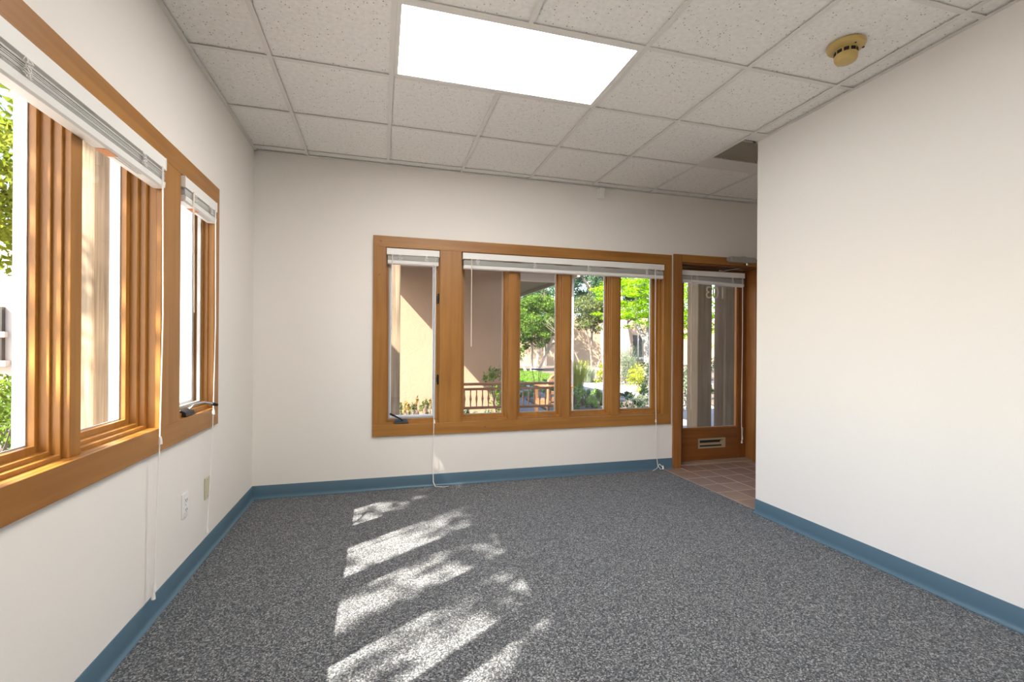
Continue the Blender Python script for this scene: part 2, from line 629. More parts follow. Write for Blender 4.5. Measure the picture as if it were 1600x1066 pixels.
def is_light(xc, yc):
    for i, j in LIGHTS:
        if GX0 + i * T < xc < GX0 + (i + 2) * T and GY0 + j * T < yc < GY0 + (j + 1) * T:
            return True
    return False


VENT = (GX0 + 4 * T, GX0 + 5 * T, GY0, GY0 + T)
tiles = {}
for i in range(len(gx) - 1):
    for j in range(len(gy) - 1):
        x0, x1, y0, y1 = gx[i], gx[i + 1], gy[j], gy[j + 1]
        # cut by the partition
        pieces = []
        if x0 < R < x1 and y0 < E < y1:
            pieces = [(x0, R, y0, E), (x0, x1, E, y1)]
        elif x0 < R < x1 and y1 <= E:
            pieces = [(x0, R, y0, y1)]
        elif x0 >= R and y0 < E < y1:
            pieces = [(x0, x1, E, y1)]
        else:
            pieces = [(x0, x1, y0, y1)]
        for (a0, a1, b0, b1) in pieces:
            xc, yc = (a0 + a1) / 2, (b0 + b1) / 2
            if not in_room(xc, yc) or is_light(xc, yc):
                continue
            if VENT[0] - .01 < xc < VENT[1] and VENT[2] - .01 < yc < VENT[3]:
                continue
            a0, a1, b0, b1 = a0 + .003, a1 - .003, b0 + .003, b1 - .003
            if a1 - a0 < .02 or b1 - b0 < .02:
                continue
            key = (round(a1 - a0, 3), round(b1 - b0, 3))
            if key not in tiles:
                hx, hy = (a1 - a0) / 2, (b1 - b0) / 2
                o = MB().box(-hx, hx, -hy, hy, 0, 0.016).build('ceiling_tile', 'tile', ceiling)
                tiles[key] = o.data
            else:
                o = link('ceiling_tile', tiles[key], ceiling)
            o.location = ((a0 + a1) / 2, (b0 + b1) / 2, HC + 0.0075 + random.uniform(0, 0.002))
            o.rotation_euler = (random.uniform(-.0012, .0012), random.uniform(-.0012, .0012), 0)


def tee_x(y, x0, x1, name):
    MB().box(x0, x1, y - TW, y + TW, HC, HC + 0.0035).box(x0, x1, y - .001, y + .001, HC + .0035, HC + .035).build(name, 'tee', ceiling)


def tee_y(x, y0, y1, name):
    MB().box(x - TW, x + TW, y0, y1, HC - 0.0004, HC + 0.0031).box(x - .001, x + .001, y0, y1, HC + .003, HC + .035).build(name, 'tee', ceiling)


for x in gx[1:-1]:
    cuts = sorted([(GY0 + j * T, GY0 + (j + 1) * T) for i, j in LIGHTS if abs(x - GX0 - (i + 1) * T) < .01])
    lo = YB if x < R else E
    for c0, c1 in cuts:                # no tee across the middle of a fixture
        tee_y(x, lo, c0 + TW, 'main_tee')
        lo = c1 - TW
    tee_y(x, lo, D, 'main_tee')
for y in gy[1:-1]:
    row = [q for q in gx if q < R] + [R] if y < E else gx
    for a, b in zip(row[:-1], row[1:]):
        # the fixture has no cross tee through its middle, only at its long sides
        tee_x(y, a + (TW if a > -L + .01 else 0), b - (TW if b < R - .01 or y > E else 0), 'cross_tee')
# wall angles
WA = 0.022
MB().box(-L, -L + WA, YB, D, HC - .001, HC + .002).build('wall_angle', 'tee', ceiling)
MB().box(-L, XA, D - WA, D, HC - .001, HC + .002).build('wall_angle', 'tee', ceiling)
MB().box(R - WA, R, YB, E + WA, HC - .001, HC + .002).build('wall_angle', 'tee', ceiling)
MB().box(R - WA, XA, E, E + WA, HC - .001, HC + .002).build('wall_angle', 'tee', ceiling)
MB().box(-L, R, YB, YB + WA, HC - .001, HC + .002).build('wall_angle', 'tee', ceiling)

# --- baseboards: vinyl cove with a flared toe
cove = [(0, 0), (0.019, 0), (0.019, 0.0035), (0.013, 0.006), (0.008, 0.011), (0.0055, 0.019), (0.0045, 0.03),
        (0.0045, 0.0985), (0.003, 0.1015), (0, 0.1015)]


def baseboard(name, p0, p1, out, label):
    o = MB().sweep(cove, p0, p1, out).build(name, 'base', smooth=True)
    return struct(o, label, 'baseboard')


baseboard('baseboard_left', (-L, YB, 0), (-L, D, 0), (1, 0, 0), 'blue vinyl cove base along the wall with the outlet')
baseboard('baseboard_back', (-L, D, 0), (2.785, D, 0), (0, -1, 0), 'blue vinyl cove base below the wide window, ending at the door casing')
baseboard('baseboard_right', (R, YB, 0), (R, E, 0), (-1, 0, 0), 'blue vinyl cove base along the blank partition wall')
baseboard('baseboard_entry', (R, E, 0), (XA, E, 0), (0, 1, 0), 'blue vinyl cove base in the tiled entry')


# ================================================================== WINDOWS
CT = 0.019   # casing thickness
SHELF = {}


def lite(root, f, a0, a1, c0, c1, ga0, ga1, gc0, gc1, mats):
    """one fixed light: stepped wooden stops, sash, pane and white outer cladding. a/c = opening, g = glass edges"""
    mv = mats
    la, lr, lb, lt = ga0 - a0, a1 - ga1, gc0 - c0, c1 - gc1

    def ring(k0, k1, b0, b1, nm, mat, bev=0.0015):
        # ring whose inner edge is k1 of the way from opening to glass
        MB(f).frame(a0, a1, c0, c1, la * k1, lr * k1, lb * k1, lt * k1, b0, b1).build(nm, mat, root, bevel=bev)
    ring(0, 0.28, 0.032, 0.11, 'outer_stop', mv)
    ring(0, 0.55, 0.056, 0.11, 'inner_stop', mv)
    ring(0, 1.0, 0.084, 0.105, 'sash', mv)
    MB(f).frame(ga0 - .006, ga1 + .006, gc0 - .006, gc1 + .006, .010, .010, .010, .010, 0.1045, 0.110).build('gasket', 'screen', root)
    MB(f).box(ga0 - .004, ga1 + .004, 0.107, 0.111, gc0 - .004, gc1 + .004).build('pane', 'glass', root)
    MB(f).frame(a0, a1, c0, c1, la - .002, lr - .002, lb - .002, lt - .002, 0.111, 0.130).frame(
        a0, a1, c0, c1, la - .016, lr - .016, lb - .016, lt - .016, 0.130, WT + .003).build('outer_cladding', 'clad', root)


def casement(root, f, a0, a1, c0, c1, mv, crank_s, crank_dir, hinge=True, crank_c=None):
    MB(f).frame(a0, a1, c0, c1, .010, .010, .022, .012, 0.010, 0.095).build('frame', mv, root, bevel=0.001)
    MB(f).frame(a0 + .010, a1 - .010, c0 + .022, c1 - .012, .014, .016, .014, .014, 0.030, 0.060).build('sash', mv, root, bevel=0.002)
    MB(f).frame(a0 + .024, a1 - .026, c0 + .036, c1 - .026, .013, .013, .013, .013, 0.036, 0.052).build('screen_frame', 'screen', root, bevel=0.001)
    MB(f).box(a0 + .030, a1 - .032, 0.070, 0.074, c0 + .042, c1 - .032).build('pane', 'glass', root)
    MB(f).frame(a0, a1, c0, c1,   .046, .048, .058, .024, 0.075, 0.105).frame(
        a0, a1, c0, c1, .020, .020, .03, .02, 0.105, WT + .003).build('outer_cladding', 'clad', root)
    # crank operator: base, folding arm, knob
    base = MB(f)
    s, z = crank_s, c0 + .003
    base.add([(s - .062, -.012, z), (s + .062, -.012, z), (s + .055, .028, z), (s - .055, .028, z),
              (s - .056, -.006, z + .020), (s + .056, -.006, z + .020), (s + .045, .026, z + .034), (s - .045, .026, z + .034)],
             [(0, 1, 2, 3), (4, 5, 6, 7), (0, 1, 5, 4), (1, 2, 6, 5), (2, 3, 7, 6), (3, 0, 4, 7)])
    cb = base.build('crank_operator', 'bronze', root, bevel=0.003)
    pts = crank_dir
    MB(f).tube(pts, [.009] + [.0065] * (len(pts) - 2) + [.0075], 10).build('crank_handle', 'bronze' if hinge else 'steel', cb, smooth=True)
    MB(f).tube([pts[-1], tuple(Vector(pts[-1]) + (Vector(pts[-1]) - Vector(pts[-2])).normalized() * .035)], [.010, .009], 10).build(
        'crank_knob', 'bronze', cb, smooth=True)
    if hinge:
        for hz in (0.86, 1.55):
            MB(f).box(a1 - .018, a1 - .003, 0.006, 0.032, hz, hz + .085).box(a1 - .022, a1 - .01, 0.004, .012, hz + .02, hz + .065).build(
                'sash_lock', 'bronze', root, bevel=0.002)


def casing(root, f, out, units, c0, c1, mv, mh):
    a0, a1, z0, z1 = out
    MB(f).box(a0, a1, -CT, 0.001, c1, z1).build('head_casing', mh, root, bevel=0.002)
    MB(f).box(a0, a1, -CT, 0.001, z0, c0).build('bottom_casing', mh, root, bevel=0.002)
    edges = [a0] + [q for u in units for q in u] + [a1]
    for k in range(0, len(edges), 2):
        nm = 'side_casing' if k in (0, len(edges) - 2) else 'mullion_casing'
        MB(f).box(edges[k], edges[k + 1], -CT, 0.001, c0, c1).build(nm, mv, root, bevel=0.002)
    # wooden lining of each opening through the wall
    for u0, u1 in units:
        MB(f).frame(u0 - .02, u1 + .02, c0 - .02, c1 + .02, .0205, .0205, .0205, .0205, 0.0, WT).build('jamb_lining', mv, root)


# back window
w1 = thing('window_1', (1.33, D, 0.44), 'wide wooden window with a narrow casement and four fixed lights, garden beyond', 'window', kind='structure')
casing(w1, back, BW['out'], BW['units'], BW['z0'], BW['z1'], 'wood_z', 'wood_x')
casement(w1, back, *BW['units'][0], BW['z0'], BW['z1'], 'wood_z', 0.165,
         [(0.175, -.004, .566), (0.165, -.016, .578), (0.105, -.026, .612)])
glass_b = [(0.706, 1.057), (1.221, 1.570), (1.726, 2.074), (2.238, 2.578)]
posts_b = [(1.090, 1.168), (1.602, 1.678), (2.104, 2.182)]
ends = [BW['units'][1][0]] + [q for p in posts_b for q in p] + [BW['units'][1][1]]
for k in range(4):
    lite(w1, back, ends[2 * k], ends[2 * k + 1], BW['z0'], BW['z1'], *glass_b[k], BW['z0'] + .047, BW['z1'] - .045, 'wood_z')
for p0, p1 in posts_b:
    MB(back).box(p0, p1, 0.012, 0.125, BW['z0'], BW['z1']).build('mullion_post', 'wood_z', w1, bevel=0.002)
for sx, sz in ((-0.018, 1.77), (-0.006, 2.045), (0.875, 0.487)):
    MB(back).lathe((sx, -CT - .0005, sz), [(0.0, 0.0), (0.007, 0.0), (0.009, -.0006), (0.009, .002)], 14, 'y').build('screw_plug', 'bench', w1)

# left window
w2 = thing('window_2', (-L, 0.3, 0.72), 'sunlit wooden window with stepped jambs and narrow casements on the outlet wall', 'window', kind='structure')
casing(w2, left, LW['out'], LW['units'], LW['z0'], LW['z1'], 'wood_z', 'wood_y')
casement(w2, left, *LW['units'][2], LW['z0'], LW['z1'], 'wood_z', 2.745,
         [(2.765, .006, .856), (2.785, -.010, .876), (2.86, -.030, .880), (2.915, -.055, .864)], hinge=False)
casement(w2, left, *LW['units'][0], LW['z0'], LW['z1'], 'wood_z', -2.2,
         [(-2.19, .006, .856), (-2.17, -.010, .876), (-2.1, -.030, .880), (-2.05, -.05, .866)], hinge=False)
glass_l = [(1.913 - .518 * k, 2.322 if k == 0 else 1.789 - .518 * (k - 1)) for k in range(8)][::-1]
posts_l = [(1.851 - .029 - .518 * k, 1.851 + .029 - .518 * k) for k in range(7)][::-1]
ends = [LW['units'][1][0]] + [q for p in posts_l for q in p] + [LW['units'][1][1]]
for k in range(8):
    lite(w2, left, ends[2 * k], ends[2 * k + 1], LW['z0'], LW['z1'], *glass_l[k], LW['z0'] + .049, LW['z1'] - .045, 'wood_z')
for p0, p1 in posts_l:
    MB(left).box(p0, p1, 0.012, 0.125, LW['z0'], LW['z1']).build('mullion_post', 'wood_z', w2, bevel=0.002)

# ================================================================== DOOR
d1 = thing('door_1', (3.31, D, 0), 'dark stained wooden door with a tall glass pane and a mail slot', 'door', kind='structure')
x0, x1, zt = DOOR
MB(back).box(x0 - .088, x0, -CT, .001, 0, zt + .075).build('door_casing', 'jamb', d1, bevel=0.002)
MB(back).box(x1, x1 + .075, -CT, .001, 0, zt + .075).build('door_casing', 'jamb', d1, bevel=0.002)
MB(back).box(x0, x1, -CT, .001, zt, zt + .075).build('head_casing', 'wood_x', d1, bevel=0.002)
for a, b in ((x0, x0 + .016), (x1 - .016, x1)):
    MB(back).box(a, b, 0, .19, 0, zt).build('door_jamb', 'jamb', d1, bevel=0.002)
MB(back).box(x0, x1, 0, .19, zt - .016, zt).build('head_jamb', 'door_x', d1, bevel=0.002)
# leaf
la, lb, l0, l1, dd0, dd1 = x0 + .018, x1 - .018, 0.018, zt - .020, 0.135, 0.178
gz0, gz1, gxa, gxb = 0.345, 1.92, la + .105, lb - .100
leaf = thing('door_leaf', (la, D, 0), None, None)
leaf.parent = d1
leaf.matrix_parent_inverse = Matrix.Translation(-Vector(d1['origin']))
MB(back).box(la, gxa, dd0, dd1, l0, l1).build('stile', 'door', leaf, bevel=0.002)
MB(back).box(gxb, lb, dd0, dd1, l0, l1).build('stile', 'door', leaf, bevel=0.002)
MB(back).box(gxa, gxb, dd0, dd1, l0, gz0).build('bottom_rail', 'door_x', leaf, bevel=0.002)
MB(back).box(gxa, gxb, dd0, dd1, gz1, l1).build('top_rail', 'door_x', leaf, bevel=0.002)
MB(back).frame(gxa, gxb, gz0, gz1, .016, .016, .014, .014, dd0 + .006, dd1 - .006).build('glazing_bead', 'jamb', leaf, bevel=0.002)
MB(back).box(gxa + .006, gxb - .006, .155, .159, gz0 + .006, gz1 - .006).build('pane', 'glass', leaf)
# number on the glass, meant to be read from outside
fc = bpy.data.curves.new('door_number', 'FONT')
fc.body = '103'
fc.size = 0.185
fc.extrude = 0.0006
fo = bpy.data.objects.new('tmp_number', fc)
C.objects.link(fo)
bpy.context.view_layer.update()
me = bpy.data.meshes.new_from_object(fo.evaluated_get(bpy.context.evaluated_depsgraph_get()))
bpy.data.objects.remove(fo)
me.name = 'door_number'
vs = np.array([v.co for v in me.vertices])
cx = vs[:, 0].min()
for v in me.vertices:
    c = v.co
    v.co = Vector((3.485 - (c.x - cx) * .95, D + 0.1605 + c.z, 1.705 + c.y))
me.materials.append(M['numeral'])
link('door_number', me, leaf)['label'] = 'cream vinyl numerals 103 on the glass, seen reversed from inside'
# mail slot: flange, throat and flap
mx0, mx1, mz0, mz1 = 3.165, 3.500, 0.140, 0.243
ms = MB(back).frame(mx0, mx1, mz0, mz1, .018, .018, .018, .018, dd0 - .006, dd0 + .001).build('mail_slot', 'brass', leaf, bevel=0.0015)
MB(back).box(mx0 + .016, mx1 - .016, dd0 - .0015, dd0 - .0005, mz0 + .016, mz1 - .016).build('slot_throat', 'black', ms)
MB(back).box(mx0 + .02, mx1 - .05, dd0 - .004, dd0 - .002, mz0 + .034, mz0 + .058).build('slot_flap', 'brass', ms)
MB(back).add([(mx1 - .045, dd0 - .002, mz0 + .018), (mx1 - .018, dd0 - .002, mz0 + .018), (mx1 - .018, dd0 - .002, mz1 - .018), (mx1 - .07, dd0 - .005, mz1 - .030)],
             [(0, 1, 2, 3)]).build('slot_hood', 'brass', ms)
MB(back).box(x0 + .014, x0 + .020, .06, .13, .93, 1.02).build('strike_plate', 'brass', d1)
# threshold saddle
MB(back).box(x0, x1, .10, .19, 0.012, 0.020).build('threshold', 'quarry', d1)

# door closer on the head casing
dc = thing('door_closer', (3.55, D, 2.09), 'silver hydraulic door closer with folding arm above the glazed door', 'door closer')
MB(back).box(3.385, 3.690, -.075, -CT, 2.055, 2.110).build('closer_body', 'silver', dc, bevel=0.006)
MB(back).tube([(3.385, -.047, 2.083), (3.365, -.047, 2.083)], [.024, .020], 16).build('end_cap', 'screen', dc, smooth=True)
MB(back).tube([(3.60, -.045, 2.058), (3.60, -.045, 2.030)], [.014, .014], 12).build('spindle', 'steel', dc, smooth=True)
MB(back).tube([(3.60, -.045, 2.036), (3.66, .02, 2.034)], [.007, .007], 8).build('arm', 'steel', dc, smooth=True)
MB(back).tube([(3.66, .02, 2.030), (3.44, .132, 1.992)], [.006, .006], 8).build('arm', 'steel', dc, smooth=True)
MB(back).box(3.40, 3.48, .127, .137, 1.983, 2.003).build('arm_bracket', 'steel', dc, bevel=0.002)
MB(back).tube([(3.52, -.05, 2.112), (3.535, -.05, 2.122), (3.55, -.05, 2.112), (3.565, -.05, 2.122), (3.58, -.05, 2.112)], .0025, 6).build('hold_clip', 'steel', dc)


# ================================================================== BLINDS
def blind(f, s0, s1, ztop, b0, b1, label, ladders, cord_s, cord_pts, wand_s, wand_z, droop=0.0, tassels=(), sticker=None, group=None, stack=.045, tilt=0.0):
    loc = f((s0 + s1) / 2, (b0 + b1) / 2, ztop)
    t = thing('window_blind', loc, label, 'blind', group)
    MB(f).box(s0, s1, b0, b1, ztop - .052, ztop).box(s0 - .002, s0 + .004, b0 - .002, b1, ztop - .054, ztop + .001).box(
        s1 - .004, s1 + .002, b0 - .002, b1, ztop - .054, ztop + .001).build('head_rail', 'white', t, bevel=0.0015)
    # raised slats
    sl_ = MB(f)
    n = 14
    zb = ztop - .058 - droop
    e0, e1 = s0 + .006, s1 - .006
    for k in range(n):
        za = zb - stack * k / n
        ta = za - tilt * (0.3 + 0.7 * k / n)
        j = random.uniform(-.0015, .0015)
        mid = (b0 + b1) / 2 + j
        q = []
        for a, zz in ((e0, za), (e1, ta)):
            for bb, dz in ((b0 + .003 + j, -.0005), (mid, .0012), (b1 - .003 + j, -.0005)):
                q.append((a, bb, zz + dz))
        q2 = [(p[0], p[1], p[2] - .0016) for p in q]
        sl_.add(q + q2, [(0, 1, 4, 3), (1, 2, 5, 4), (6, 9, 10, 7), (7, 10, 11, 8), (0, 3, 9, 6), (2, 8, 11, 5), (0, 6, 7, 1), (1, 7, 8, 2), (3, 4, 10, 9), (4, 5, 11, 10)])
    so_ = sl_.build('slat_stack', 'slat', t)
    so_['kind'] = 'stuff'
    # bottom rail: rounded bar
    zr = zb - stack - .001
    prof = [(b0 - .001, -.004), (b0 + .004, 0), (b1 - .004, 0), (b1 + .001, -.004), (b1 - .001, -.026), (b1 - .008, -.032), (b0 + .008, -.032), (b0 + .001, -.026)]
    br = MB(f)
    n = len(prof)
    vs = [(a, p[0], zz + p[1]) for a, zz in ((e0, zr), (e1, zr - tilt)) for p in prof]
    br.add(vs, [(k, (k + 1) % n, n + (k + 1) % n, n + k) for k in range(n)] + [tuple(range(n))[::-1], tuple(range(n, 2 * n))])
    rail = br.build('bottom_rail', 'white', t, smooth=False, bevel=0.001)
    if sticker:
        a, zz = sticker, zr - .0326 - tilt * (sticker - e0) / (e1 - e0)
        MB(f).box(a, a + .075, b0 + .010, b1 - .008, zz - .0008, zz + .001).build('warning_label', 'orange', rail)
        MB(f).box(a + .085, a + .25, b0 + .012, b0 + .016, zz - .0008, zz + .001).box(a + .085, a + .25, b0 + .022, b0 + .026, zz - .0008, zz + .001).build('label_print', 'greyprint', rail)
    # bunched ladder cords
    for ls in ladders:
        tz = tilt * (ls - e0) / (e1 - e0)
        mbk = MB(f)
        for k in range(6):
            p0 = Vector((ls + random.uniform(-.008, .008), b0 - .002, ztop - .052))
            pts = [p0]
            for q in range(7):
                pts.append(Vector((ls + random.uniform(-.020, .020), b0 - .004 - random.uniform(0, .008), ztop - .056 - droop - tz - (stack + .012) * (q + 1) / 8)))
            mbk.tube(pts, .0013, 5)
        mbk.build('ladder_cord', 'cord', t)
    # lift cords
    for k, off in enumerate((-.004, .004)):
        pts = [(cord_s + off, b0 - .004, ztop - .05)] + [(p[0] + off * .5, p[1], p[2]) for p in cord_pts]
        MB(f).tube(pts, .0017, 6).build('lift_cord', 'cord', t, smooth=True)
    for p in tassels:
        MB(f).tube([(p[0], p[1], p[2]), (p[0], p[1], p[2] - .012), (p[0], p[1], p[2] - .034)], [.003, .006, .008], 10).build('tassel', 'white', t, smooth=True)
    if wand_s is not None:
        MB(f).tube([(wand_s, b0 - .006, ztop - .05), (wand_s, b0 - .010, wand_z)], .0035, 8).build('tilt_wand', 'wand', t, smooth=True)
    return t


# back wall casement
blind(back, .043, .470, 1.992, -.026, .024, 'short raised white blind over the casement beside the crank, on the wide window', (.15, .365), .437,
      [(.437, -.034, 1.3), (.432, -.036, .60), (.428, -.036, .12), (.43, -.04, .045), (.445, -.06, .012), (.50, -.07, .006), (.555, -.065, .006)], .085, 1.30,
      tassels=((.4365, -.036, .57), (.4285, -.037, .155)), stack=.038)
blind(back, .672, 2.638, 1.990, -.034, .016, 'long raised white blind across the four fixed lights of the garden window', (.80, 1.32, 1.84, 2.45), 2.54,
      [(2.54, -.042, 1.3), (2.555, -.040, .52), (2.567, -.036, .14), (2.575, -.045, .05), (2.60, -.06, .012), (2.64, -.05, .02), (2.60, -.035, .06), (2.57, -.04, .02), (2.51, -.06, .006)], .745, 1.185,
      tassels=((2.555, -.040, .50), (2.63, -.05, .046)), droop=.006, stack=.040)
blind(left, -1.76, 2.368, 2.002, -.040, .014, 'long raised white blind above the sunlit fixed lights, cord hanging to the baseboard', (-1.55, -.9, -.3, .3, .9, 1.53, 2.16), 2.325,
      [(2.325, -.048, 1.3), (2.315, -.044, .80), (2.305, -.036, .45), (2.30, -.034, .17)], None, 0,
      tassels=((2.317, -.045, .80), (2.30, -.034, .185), (2.30, -.03, .15)), sticker=1.93, droop=.004, stack=.04)
blind(left, 2.592, 3.042, 2.004, -.034, .018, 'short raised white blind over the crank casement beside the room corner', (2.70, 2.93), 3.005,
      [(3.005, -.042, 1.3), (2.985, -.040, .83), (2.955, -.036, .45), (2.925, -.032, .17)], 2.68, 1.35,
      tassels=((2.985, -.041, .83), (2.925, -.032, .19)), sticker=2.73, stack=.03)
blind(left, -2.433, -1.982, 2.004, -.034, .018, 'short raised white blind over the casement farthest from the room corner', (-2.3, -2.07), -2.0,
      [(-2.0, -.042, 1.3), (-2.0, -.036, .2)], None, 0, stack=.03)
blind(back, la + .055, lb - .072, 1.973, .080, .130, 'tilted raised white blind hung on the glazed door', (3.10, 3.53), 3.655,
      [(3.655, .072, 1.4), (3.652, .074, .62), (3.648, .070, .40), (3.66, .074, .20), (3.668, .074, .34), (3.650, .072, .36)], 3.03, 0.56,
      tassels=((3.66, .072, .26), (3.655, .072, .22)), tilt=.025, stack=.03)

# ================================================================== CEILING FIXTURES
for k, (i, j) in enumerate(LIGHTS):
    a0, a1, b0, b1 = GX0 + i * T, GX0 + (i + 2) * T, GY0 + j * T, GY0 + (j + 1) * T
    t = thing('ceiling_light', ((a0 + a1) / 2, (b0 + b1) / 2, HC), 
              'bright rectangular lay-in light panel in the ceiling near the smoke detector' if k == 0 else 'added unseen fill light panel in the ceiling just behind the viewpoint', 'ceiling light')
    fr = MB(lambda s, d, z: (s, z, HC + d))
    fr.frame(a0 + TW, a1 - TW, b0 + TW, b1 - TW, .022, .022, .022, .022, 0.001, 0.012).build('door_frame', 'white', t, bevel=0.001)
    MB().box(a0 + .03, a1 - .03, b0 + .03, b1 - .03, HC + .006, HC + .010).build('diffuser', 'panel', t)
    MB().box(a0 + .02, a1 - .02, b0 + .02, b1 - .02, HC + .02, HC + .09).build('housing', 'white', t)

# return air grille beside the partition
vx0, vx1, vy0, vy1 = VENT
t = thing('air_vent', ((vx0 + vx1) / 2, (vy0 + vy1) / 2, HC), 'brown louvred air grille in the ceiling above the tiled entry', 'air vent')
g0, g1 = 2.795, 3.105
MB().box(vx0 + TW, vx1 - TW, g1, vy1 - TW, HC + .001, HC + .012).build('flange_panel', 'tee', t)
MB().box(vx0 + TW, R - .02, vy0 + TW, E - .005, HC + .001, HC + .012).build('flange_panel', 'tee', t)
MB().box(vx0 + TW, vx1 - TW, E + .024, g0, HC + .001, HC + .012).build('flange_panel', 'tee', t)
MB().box(vx0 + TW, vx1 - TW, g0, g1, HC + .030, HC + .034).build('duct_back', 'black', t)
mbv = MB()
nsl = 28
for k in range(nsl):
    xx = vx0 + TW + .008 + (vx1 - vx0 - 2 * TW - .016) * k / (nsl - 1)
    mbv.add([(xx - .003, g0, HC + .002), (xx + .004, g0, HC + .020), (xx + .005, g0, HC + .020), (xx - .002, g0, HC + .002),
             (xx - .003, g1, HC + .002), (xx + .004, g1, HC + .020), (xx + .005, g1, HC + .020), (xx - .002, g1, HC + .002)],
            [(0, 1, 2, 3), (4, 5, 6, 7), (0, 1, 5, 4), (1, 2, 6, 5), (2, 3, 7, 6), (3, 0, 4, 7)])
vo = mbv.build('louvre_blades', 'grille', t)
vo['kind'] = 'stuff'

# smoke detector
sx, sy = 2.19, 1.765
t = thing('smoke_detector', (sx, sy, HC), 'yellowed plastic smoke detector with dark slots on a ceiling tile', 'smoke detector')
MB().lathe((sx, sy, HC), [(0, .004), (.080, .004), (.081, -.006), (.078, -.014), (.066, -.020), (.045, -.024), (0, -.024)], 40).build('base_plate', 'yellowed', t, smooth=True)
body = MB().lathe((sx, sy, HC), [(0, -.020), (.047, -.022), (.046, -.030), (.047, -.046), (.050, -.049), (.049, -.064), (.044, -.077), (.034, -.083), (0, -.084)], 40).build('sensor_body', 'yellowed', t, smooth=True)
for k in range(10):
    a = 2 * math.pi * k / 10 + .1
    ca, sa = math.cos(a), math.sin(a)
    hw = .0105
    pts = []
    for zz in (-.030, -.045):
        for tt in (-hw, hw):
            for rr in (.0455, .0492):
                pts.append((sx + ca * rr - sa * tt, sy + sa * rr + ca * tt, HC + zz))
    MB().add(pts, [(0, 1, 3, 2), (4, 6, 7, 5), (0, 4, 5, 1), (2, 3, 7, 6), (0, 2, 6, 4), (1, 5, 7, 3)]).build('slot', 'black', body)
MB().lathe((sx - .012, sy - .058, HC - .0225), [(0, -.001), (.004, -.001), (.004, .002)], 10).build('indicator', 'black', t)
MB().box(sx + .058, sx + .068, sy - .040, sy - .032, HC - .020, HC - .012).build('clip', 'black', t)

# motion sensor under the ceiling on the back wall
t = thing('motion_sensor', (1.972, D, 2.575), 'small cream sensor box under the ceiling on the window wall', 'sensor')
MB().add([(1.940, D, 2.575), (2.004, D, 2.575), (2.008, D, 2.668), (1.936, D, 2.668),
          (1.948, D - .030, 2.573), (1.996, D - .030, 2.573), (2.000, D - .048, 2.668), (1.944, D - .048, 2.668)],
         [(0, 1, 2, 3), (4, 5, 6, 7), (0, 1, 5, 4), (1, 2, 6, 5), (2, 3, 7, 6), (3, 0, 4, 7)]).build('sensor_case', 'white', t, bevel=0.004)
MB().box(1.955, 1.989, D - .0430, D - .020, 2.5715, 2.5745).build('lens', 'white', t)

# electrical plates on the left wall
t = thing('wall_outlet', (-L, 2.70, 0.325), 'white duplex electrical outlet low on the wall under the left casement', 'outlet')
MB(left).box(2.662, 2.738, -.007, 0, 0.322, 0.445).build('cover_plate', 'outlet', t, bevel=0.003)
for zc in (0.360, 0.408):
    rc = MB(left).box(2.683, 2.717, -.010, -.006, zc - .015, zc + .015).build('receptacle', 'outlet', t, bevel=0.004)
    MB(left).box(2.690, 2.693, -.0108, -.0095, zc - .004, zc + .007).build('slot', 'black', rc)
    MB(left).box(2.706, 2.709, -.0108, -.0095, zc - .004, zc + .007).build('slot', 'black', rc)
    MB(left).lathe((2.700, -.0106, zc - .009), [(0, 0), (.0025, 0), (.0025, .001)], 8, 'y').build('ground_hole', 'black', rc)
MB(left).lathe((2.700, -.0078, .384), [(0, 0), (.003, 0), (.003, .001)], 10, 'y').build('screw', 'steel', t)
t = thing('phone_jack', (-L, 3.01, 0.315), 'beige blank cable plate on the wall behind the hanging blind cord', 'wall plate')
MB(left).box(2.972, 3.046, -.007, 0, 0.318, 0.440).build('cover_plate', 'beige', t, bevel=0.003)
MB(left).box(3.000, 3.018, -.009, -.006, 0.368, 0.390).build('jack', 'beige', t, bevel=0.001)
for zc in (.333, .425):
    MB(left).lathe((3.009, -.0078, zc), [(0, 0), (.003, 0), (.003, .001)], 10, 'y').build('screw', 'steel', t)

# ================================================================== OUTSIDE
def at(u, v, Y):
    """world point on the plane y = Y seen at pixel (u, v)"""
    a, b = u - 800, v - HORIZON
    c, s = math.cos(ROLL), math.sin(ROLL)
    a, b = a * c + b * s, -a * s + b * c
    ct, st = math.cos(YAW), math.sin(YAW)
    r = Vector((a / F_PX * ct + st, -a / F_PX * st + ct, -b / F_PX))
    return Vector((0, 0, CAM_H)) + r * (Y / r.y)


GZ = -0.05
g = MB()
g.box(-60, 60, D + WT + .001, 90, GZ - .3, GZ)
struct(MB().box(-60, -4.2, -40, D + WT + .001, GZ - .3, GZ).build('ground_gravel', 'gravel'), 'tan gravel of the side yard beyond the patio', 'gravel')
struct(MB().box(-4.2, -L - WT - .001, -40, D + WT + .001, GZ - .3, GZ).build('ground_yard', 'patio'), 'pale concrete patio of the side yard', 'paving')  # made paler so the sunlit ground throws light up to the ceiling
struct(g.build('ground_outside', 'paving'), 'sunlit pinkish grey paving of the courtyard', 'paving')
# roof of this building, over the rooms
struct(MB().box(-L - WT - .02, 7.0, YB - 3, D + WT + .02, 2.96, 3.45).build('roof', 'stucco'), 'flat parapet roof above the room', 'roof')
struct(MB().box(XA + WT, 7.0, D, D + WT, -.15, 2.96).build('wall_outside', 'stucco'), 'tan stucco outer wall past the entry', 'wall')


